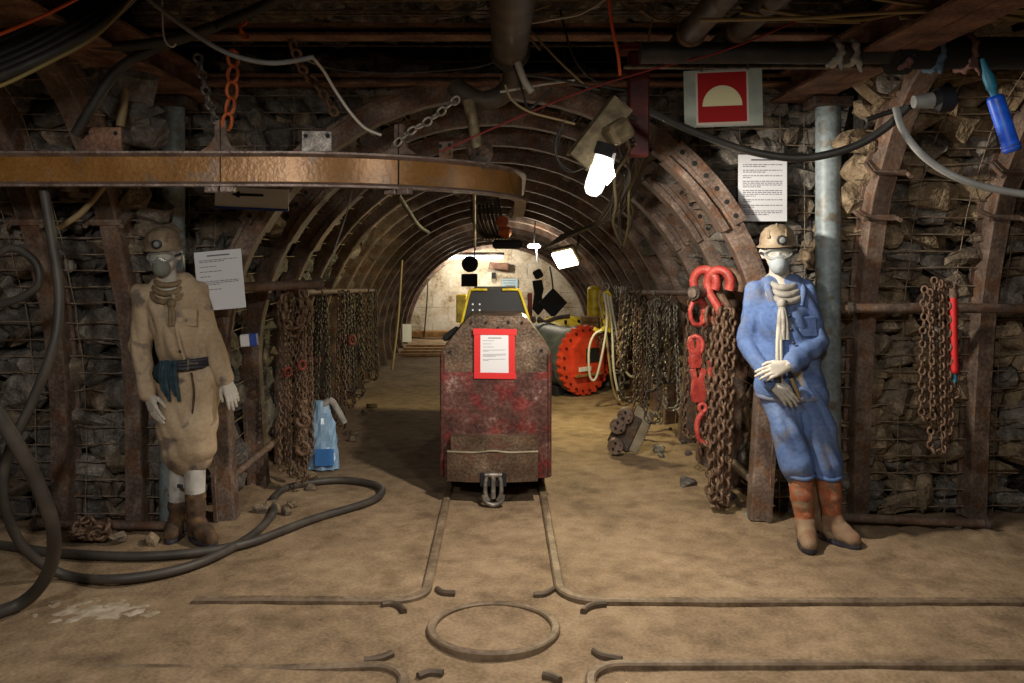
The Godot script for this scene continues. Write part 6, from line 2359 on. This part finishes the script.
func build_blue_mannequin() -> void:
	var s := 4.75 / FOC
	var t := thing("mannequin", "mannequin in blue work clothes, tan helmet and rust red boots, arms crossed low", "mannequin", Vector3((812.0 - VX) * 4.87 / FOC, 0, -4.87))
	t.scale = Vector3.ONE * 1.035
	var P := func(px: float, py: float, z := 0.0) -> Vector3: return Vector3((px - 812.0) * s, (549.0 - py) * s, z)
	var hx := Transform3D(Basis.from_euler(Vector3(0.06, -0.3, 0.05)), P.call(783.5, 267, -0.08))
	# body: one figure from head to feet
	var sl: Vector3 = P.call(763, 303, -0.1)
	var el: Vector3 = P.call(752, 354, -0.09)
	var wl: Vector3 = P.call(767, 388, 0.06)
	var sr: Vector3 = P.call(809, 301, -0.1)
	var er: Vector3 = P.call(820, 352, -0.03)
	var wr: Vector3 = P.call(779, 371, 0.15)
	var hl: Vector3 = P.call(783, 404, -0.05)
	var hr: Vector3 = P.call(812, 404, -0.05)
	var kl: Vector3 = P.call(790, 452, 0.0)
	var kr: Vector3 = P.call(821, 450, -0.02)
	var al: Vector3 = P.call(803, 530, 0.0)
	var ar: Vector3 = P.call(833, 528, -0.02)
	var body := field_mesh([[P.call(788, 300, -0.1), P.call(790, 345, -0.07), 0.07, 0.1, 0.03], [P.call(790, 345, -0.07), P.call(797, 395, -0.05), 0.1, 0.095, 0.03], [sl, sr, 0.045, 0.045, 0.03], [sl, el, 0.045, 0.038, 0.02], [el, wl, 0.038, 0.026, 0.01], [sr, er, 0.045, 0.038, 0.02], [er, wr, 0.038, 0.026, 0.01], [hl, kl, 0.075, 0.055, 0.02], [hr, kr, 0.075, 0.055, 0.02], [kl, al, 0.05, 0.035, 0.02], [kr, ar, 0.05, 0.035, 0.02], [P.call(787, 300, -0.1), hx * Vector3(0, -0.06, -0.02), 0.052, 0.05, 0.02]], 0.016)
	body.add(placed(field_mesh(head_bones(), 0.0045), hx))
	body.add(field_mesh(hand_bones(wr, P.call(761, 377, 0.16) - wr, Vector3(0.1, -0.35, -0.9), Vector3(0.1, 0.3, 0.6), 0.55, 1.0), 0.0035))
	body.add(field_mesh(hand_bones(wl, P.call(786, 406, 0.12) - wl, Vector3(-0.2, -0.2, -0.95), Vector3(0.6, 0.6, 0.0), 0.45, 1.05), 0.0035))
	put("body", body, M.plaster, t)
	# jacket
	var jk := [
		[P.call(779, 392, -0.05), P.call(776, 318, -0.09), 0.1, 0.096, 0.05], [P.call(808, 393, -0.06), P.call(800, 316, -0.1), 0.1, 0.096, 0.05],
		[P.call(776, 396, -0.04), P.call(812, 398, -0.06), 0.095, 0.095, 0.04], [P.call(792, 360, -0.04), P.call(789, 330, -0.06), 0.11, 0.105, 0.05],
		[sl, sr, 0.06, 0.06, 0.04], [P.call(776, 296, -0.1), P.call(799, 295, -0.1), 0.055, 0.055, 0.03],
		[sl, el, 0.064, 0.056, 0.02], [el, wl, 0.056, 0.045, 0.01], [sr, er, 0.064, 0.058, 0.02], [er, wr.lerp(er, 0.12), 0.058, 0.05, 0.01]]
	var jn := put("jacket", field_mesh(jk, 0.011, folds(33, 0.011, 3.4, 8.0)), M.cloth_blue, t)
	var pk := MB.new()
	pk.box(Transform3D(Basis.from_euler(Vector3(-0.15, 0.25, 0)), P.call(806, 336, 0.022)), Vector3(0.11, 0.11, 0.014), 0.005)
	put("pocket", pk, M.cloth_blue, jn)
	for k in 4:
		var bt := MB.new()
		bt.ball(P.call(786.5 + k * 1.2, 325 + k * 13, 0.05 + 0.012 * k), Vector3(0.009, 0.009, 0.005), 10)
		put("button", bt, M.leather, jn)
	for sgn in [-1, 1]:
		var co := MB.new()
		co.tube(spline([P.call(787 + sgn * 15, 291, -0.11), P.call(788 + sgn * 17, 300, -0.035), P.call(788 + sgn * 13, 316, 0.0)], 6), 0.026, 8, false, 0.016)
		put("collar", co, M.cloth_blue, jn)
	var hem := MB.new()
	var ring := []
	for k in 24:
		var a := TAU * k / 24.0
		ring.append(P.call(794, 405, -0.05) + Vector3(cos(a) * 0.178, -0.01 * sin(a), sin(a) * 0.105))
	hem.tube(PackedVector3Array(ring), 0.02, 8, true)
	put("hem", hem, M.cloth_faded, jn)
	# trousers
	var tr := [
		[P.call(782, 404, -0.05), P.call(812, 404, -0.05), 0.105, 0.105, 0.03],
		[hl, P.call(787, 440, -0.01), 0.092, 0.082, 0.015], [P.call(787, 440, -0.01), P.call(796, 472, 0.01), 0.082, 0.078, 0.02], [P.call(796, 472, 0.01), P.call(799, 480, 0.01), 0.08, 0.072, 0.02],
		[hr, P.call(820, 440, -0.02), 0.092, 0.08, 0.015], [P.call(820, 440, -0.02), P.call(827, 473, -0.02), 0.08, 0.08, 0.02], [P.call(827, 473, -0.02), P.call(829, 482, -0.02), 0.082, 0.072, 0.02]]
	put("trousers", field_mesh(tr, 0.011, folds(44, 0.012, 2.4, 9.0)), M.cloth_blue, t)
	for q in [[799, 483, 0.01], [829, 485, -0.02]]:
		var cu := MB.new()
		var cr := PackedVector3Array()
		for k in 18:
			var a := TAU * k / 18.0
			cr.append(P.call(q[0], q[1], q[2]) + Vector3(cos(a) * 0.07, sin(a * 3.0) * 0.004, sin(a) * 0.07))
		cu.tube(cr, 0.014, 7, true)
		put("trouser_cuff", cu, M.cloth_blue, t)
	boot(t, "boot", P.call(799, 480, 0.01), P.call(804, 530, 0.02), P.call(799, 549, 0.16), 0.066, M.boot_rust, M.leather, M.boot_mix)
	boot(t, "boot", P.call(829, 482, -0.02), P.call(834, 528, -0.02), P.call(846, 546, 0.09), 0.064, M.boot_rust, M.leather, M.boot_mix)
	helmet_on(t, hx, 0.02)
	goggles_on(t, hx, M.cable_grey, M.mask, 1.0)
	# scarf: wrap, knot and long ends
	var sc := MB.new()
	for k in 3:
		var rg := []
		for j in 16:
			var a := TAU * j / 16.0
			rg.append(P.call(787, 290 + k * 4, -0.085) + Vector3(cos(a) * (0.072 + k * 0.014), -sin(a) * (0.035 + 0.015 * k) - 0.01, sin(a) * (0.068 + 0.014 * k)))
		sc.tube(PackedVector3Array(rg), 0.02, 8, true)
	var scn := put("scarf", sc, M.cloth_scarf, t)
	var kn := MB.new()
	kn.ball(P.call(780, 313, 0.035), Vector3(0.028, 0.03, 0.022), 12)
	put("knot", kn, M.cloth_scarf, scn)
	var e1 := MB.new()
	for k in 3:
		e1.tube(spline([P.call(780, 314, 0.035), P.call(777 + k * 3, 328, 0.05 + 0.006 * (k % 2)), P.call(776 + k * 4, 348, 0.062)], 5), 0.014, 7)
	put("scarf_end", e1, M.cloth_scarf, scn)
	var e2 := MB.new()
	for k in 2:
		e2.tube(spline([P.call(779, 318, 0.03), P.call(774 + k * 3, 350, 0.068), P.call(774 + k * 3, 380, 0.075), P.call(775 + k * 2, 392, 0.075)], 5), 0.011, 7)
	put("scarf_end", e2, M.cloth_pale, scn)
	var br := MB.new()
	br.tube(spline([P.call(762, 382, 0.06), P.call(770, 383, 0.105), P.call(776, 390, 0.07)], 6), 0.014, 8)
	put("wrist_strap", br, M.leather, t)
	var cord := MB.new()
	cord.tube(spline([P.call(786, 385, 0.09), P.call(790, 395, 0.1), P.call(794, 404, 0.09)], 4), 0.012, 6)
	put("belt_end", cord, M.cable_tan, t)
	# spare boot behind
	var sb := thing("rubber_boot", "dusty spare boot standing behind the blue mannequin's boots", "boot", W(821, 541, 5.0))
	sb.position.y = 0.0
	boot(sb, "shaft", Vector3(0, 0.34, 0), Vector3(0, 0.09, 0), Vector3(0.02, 0.05, 0.12), 0.055, M.boot_dust, M.leather, M.boot_dust)

func build_beige_mannequin() -> void:
	var s := 4.9 / FOC
	var t := thing("mannequin", "mannequin in dusty beige work suit with dark belt and teal gloves", "mannequin", Vector3((185.0 - VX) * 4.94 / FOC, 0, -4.94))
	t.scale = Vector3.ONE * 1.022
	var P := func(px: float, py: float, z := 0.0) -> Vector3: return Vector3((px - 185.0) * s, (539.5 - py) * s, z)
	var hx := Transform3D(Basis.from_euler(Vector3(0.12, 0.12, 0.04)), P.call(163, 265, -0.02))
	var sl: Vector3 = P.call(142, 301, -0.04)
	var el: Vector3 = P.call(138, 352, -0.04)
	var wl: Vector3 = P.call(152, 397, 0.05)
	var sr: Vector3 = P.call(193, 298, -0.06)
	var er: Vector3 = P.call(208, 344, -0.05)
	var wr: Vector3 = P.call(225, 383, 0.0)
	var hl: Vector3 = P.call(176, 388, -0.03)
	var hr: Vector3 = P.call(199, 387, -0.05)
	var kl: Vector3 = P.call(178, 450, -0.03)
	var kr: Vector3 = P.call(193, 450, 0.03)
	var al: Vector3 = P.call(173, 527, -0.06)
	var ar: Vector3 = P.call(197, 522, 0.02)
	var body := field_mesh([[P.call(170, 294, -0.04), P.call(180, 345, -0.04), 0.07, 0.1, 0.03], [P.call(180, 345, -0.04), P.call(187, 385, -0.04), 0.1, 0.095, 0.03], [sl, sr, 0.045, 0.045, 0.03], [sl, el, 0.045, 0.038, 0.02], [el, wl, 0.038, 0.026, 0.01], [sr, er, 0.045, 0.038, 0.02], [er, wr, 0.038, 0.026, 0.01], [hl, kl, 0.075, 0.055, 0.02], [hr, kr, 0.075, 0.055, 0.02], [kl, al, 0.05, 0.035, 0.02], [kr, ar, 0.05, 0.035, 0.02], [P.call(170, 294, -0.04), hx * Vector3(0, -0.06, -0.02), 0.052, 0.05, 0.02]], 0.016)
	body.add(placed(field_mesh(head_bones(), 0.0045), hx))
	body.add(field_mesh(hand_bones(wl, P.call(164, 418, 0.1) - wl, Vector3(0.5, 0.1, -0.8), Vector3(0.7, 0.3, 0.4), 0.25, 1.05), 0.0035))
	body.add(field_mesh(hand_bones(wr, P.call(236, 404, 0.05) - wr, Vector3(-0.5, 0, -0.85), Vector3(-0.6, 0.2, 0.7), 0.4, 1.0), 0.0035))
	put("body", body, M.plaster, t)
	var jk := [
		[P.call(174, 372, -0.04), P.call(162, 312, -0.04), 0.088, 0.1, 0.05], [P.call(196, 371, -0.05), P.call(180, 308, -0.05), 0.088, 0.098, 0.05],
		[P.call(182, 350, -0.005), P.call(174, 325, 0.0), 0.095, 0.095, 0.05],
		[sl, sr, 0.06, 0.06, 0.04], [P.call(158, 291, -0.04), P.call(182, 289, -0.05), 0.055, 0.055, 0.03],
		[sl, el, 0.068, 0.06, 0.02], [el, wl, 0.06, 0.05, 0.012], [sr, er, 0.064, 0.056, 0.02], [er, wr, 0.056, 0.047, 0.012]]
	var jn := put("jacket", field_mesh(jk, 0.011, folds(55, 0.010, 3.2, 7.5)), M.cloth_beige, t)
	var pk := MB.new()
	pk.box(Transform3D(Basis.from_euler(Vector3(-0.1, 0.2, 0)), P.call(191, 322, 0.055)), Vector3(0.1, 0.1, 0.014), 0.005)
	put("pocket", pk, M.cloth_beige, jn)
	for k in 4:
		var bt := MB.new()
		bt.ball(P.call(178 + k * 3.0, 315 + k * 13, 0.088 + 0.006 * k), Vector3(0.008, 0.008, 0.005), 10)
		put("button", bt, M.leather, jn)
	var pl := MB.new()
	pl.tube(spline([P.call(177, 300, 0.05), P.call(181, 325, 0.083), P.call(186, 345, 0.1), P.call(190, 362, 0.085)], 6), 0.012, 6)
	put("placket", pl, M.cloth_beige, jn)
	# belt with gloves tucked in
	var bl := MB.new()
	var rg := []
	for k in 28:
		var a := TAU * k / 28.0
		rg.append(P.call(186, 368, -0.045) + Vector3(cos(a) * 0.142, cos(a) * 0.012, sin(a) * 0.135))
	for dy in [-0.018, 0.0, 0.018]:
		var p2 := PackedVector3Array()
		for q in rg:
			p2.append(q + Vector3(0, dy, 0))
		bl.tube(p2, 0.013, 6, true)
	var bn := put("belt", bl, M.leather, t)
	var bk := MB.new()
	bk.box(Transform3D(Basis(), P.call(194, 366, 0.095)), Vector3(0.012, 0.07, 0.012), 0.003)
	bk.box(Transform3D(Basis(), P.call(199, 366, 0.09)), Vector3(0.05, 0.012, 0.012), 0.003)
	put("buckle", bk, M.steel, bn)
	var gv := MB.new()
	for k in 6:
		gv.tube(spline([P.call(168 + k * 2.6, 364, 0.08 + 0.006 * (k % 2)), P.call(168 + k * 3, 378, 0.105 + 0.008 * (k % 3)), P.call(170 + k * 3.2, 392 + (k % 3) * 5, 0.1)], 5), 0.016, 7, false, 0.01)
	gv.ball(P.call(167, 376, 0.07), Vector3(0.055, 0.06, 0.03), 12)
	put("tucked_gloves", gv, M.glove_teal, bn)
	var po := MB.new()
	po.box(Transform3D(Basis.from_euler(Vector3(0, 0.9, 0.1)), P.call(207, 380, 0.0)), Vector3(0.1, 0.16, 0.04), 0.015)
	put("pouch", po, M.leather, bn)
	# baggy breeches, both legs close together
	var tr := [
		[P.call(174, 385, -0.04), P.call(200, 384, -0.05), 0.108, 0.108, 0.03],
		[hl, P.call(178, 430, -0.02), 0.108, 0.112, 0.05], [P.call(178, 430, -0.02), P.call(182, 456, -0.01), 0.112, 0.105, 0.05], [P.call(182, 456, -0.01), P.call(184, 468, -0.02), 0.1, 0.07, 0.03],
		[hr, P.call(196, 430, 0.0), 0.108, 0.105, 0.05], [P.call(196, 430, 0.0), P.call(197, 452, 0.01), 0.105, 0.1, 0.05], [P.call(197, 452, 0.01), P.call(196, 462, 0.01), 0.1, 0.075, 0.03]]
	var tn := put("breeches", field_mesh(tr, 0.011, folds(66, 0.008, 2.0, 6.0)), M.cloth_beige, t)
	var fy := MB.new()
	fy.tube(spline([P.call(196, 375, 0.08), P.call(199, 392, 0.085), P.call(198, 415, 0.09), P.call(196, 435, 0.1)], 6), 0.006, 6)
	put("fly_seam", fy, M.boot_old, tn)
	# gaiters and worn shoes
	for q in [[P.call(195, 466, 0.01), P.call(196, 503, 0.015)], [P.call(176, 466, -0.05), P.call(174, 506, -0.06)]]:
		var ga := MB.new()
		ga.tube(spline([q[0], q[0].lerp(q[1], 0.5), q[1]], 5), 0.062, 16, false, 0.052)
		put("gaiter", ga, M.white_sock, t)
	var sb := MB.new()
	sb.box(Transform3D(Basis.from_euler(Vector3(0, -0.5, 0)), P.call(183, 487, 0.045)), Vector3(0.04, 0.02, 0.014), 0.004)
	put("gaiter_strap", sb, M.leather, t)
	boot(t, "shoe", P.call(196, 498, 0.015), P.call(198, 522, 0.03), P.call(219, 537, 0.14), 0.058, M.boot_old, M.leather, M.boot_old)
	boot(t, "shoe", P.call(174, 500, -0.06), P.call(173, 524, -0.06), P.call(176, 536, 0.07), 0.052, M.boot_old, M.leather, M.boot_old)
	helmet_on(t, hx, 0.0)
	goggles_on(t, hx, M.cable_grey, M.mask_grey, 0.95)
	var sc := MB.new()
	for k in 3:
		var rr := []
		for j in 16:
			var a := TAU * j / 16.0
			rr.append(P.call(169, 284 + k * 4.5, -0.03) + Vector3(cos(a) * (0.075 + k * 0.012), -sin(a) * (0.03 + 0.02 * k) - 0.008, sin(a) * (0.068 + 0.014 * k)))
		sc.tube(PackedVector3Array(rr), 0.017, 8, true)
	var scn := put("scarf", sc, M.cloth_olive, t)
	var kn := MB.new()
	kn.ball(P.call(177, 308, 0.085), Vector3(0.025, 0.03, 0.02), 12)
	put("knot", kn, M.cloth_olive, scn)
	var e1 := MB.new()
	for k in 2:
		e1.tube(spline([P.call(177, 310, 0.085), P.call(177 + k * 3, 318, 0.095), P.call(177 + k * 3, 330, 0.098)], 5), 0.013, 7)
	put("scarf_end", e1, M.cloth_olive, scn)

# ---------------------------------------------------------------- assembly
const EXPOSURE := 1.0
const L_MAIN := 4.4
const L_FLOOD := 2.5
const L_SMALL := 0.6
const L_TUBE := 0.9
const L_JUNCTION := 2.2
const L_SIDE := 3.4

func more_materials() -> void:
	var bump_fine := relief(256, 0.06, 4, 18, 0.6)
	M.rail = surf(texture(256, [[0.9, 0.012, 5], [0.5, 0.08, 3]], [[0.0, 84, 70, 56], [0.5, 124, 106, 86], [1.0, 160, 142, 118]], 120), 1.2, 0.6, 0.2, bump_fine, 0.1)
	M.rail_dark = surf(texture(256, [[0.9, 0.012, 5]], [[0.0, 56, 46, 38], [0.5, 92, 78, 64], [1.0, 130, 114, 96]], 121), 1.5, 0.6, 0.2)
	M.duct = surf(texture(256, [[0.9, 0.012, 5]], [[0.0, 40, 34, 28], [0.5, 64, 56, 46], [1.0, 98, 88, 74]], 122), 1.2, 0.6, 0.0)
	M.teal = plain(34, 118, 150, 0.5)
	M.cloth_pink = plain(124, 92, 86, 0.9)
	M.cloth_sky = plain(92, 114, 134, 0.9)
	M.cloth_pale = plain(196, 192, 176, 0.9)
	M.cloth_faded = surf(texture(256, [[0.9, 0.02, 4]], [[0.0, 78, 84, 104], [0.5, 118, 124, 142], [1.0, 150, 154, 166]], 123), 2.0, 0.95)
	M.plastic_pale = plain(150, 186, 220, 0.3)
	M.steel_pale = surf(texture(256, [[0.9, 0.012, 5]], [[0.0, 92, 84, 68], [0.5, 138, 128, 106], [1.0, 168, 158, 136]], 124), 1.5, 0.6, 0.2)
	M.sign_pale_grey = plain(190, 176, 160, 0.6)
	M.sign_sky = plain(168, 196, 214, 0.6)
	M.lens = plain(120, 124, 124, 0.1)

func _ready() -> void:
	rng.seed = 20240
	build_camera_and_light()
	make_materials()
	more_materials()
	make_stone_meshes()
	build_floor()
	build_shell()
	gallery_wall(-1, PROF_L, "wall_left", [0, 2, 1, 2])
	gallery_wall(1, PROF_R, "wall_right", [1, 3, 0, 3])
	build_supports()
	build_track()
	build_loco()
	build_monorail()
	build_lamps()
	build_signs()
	build_blue_mannequin()
	build_beige_mannequin()
	build_chains()
	build_things()
	build_cables()
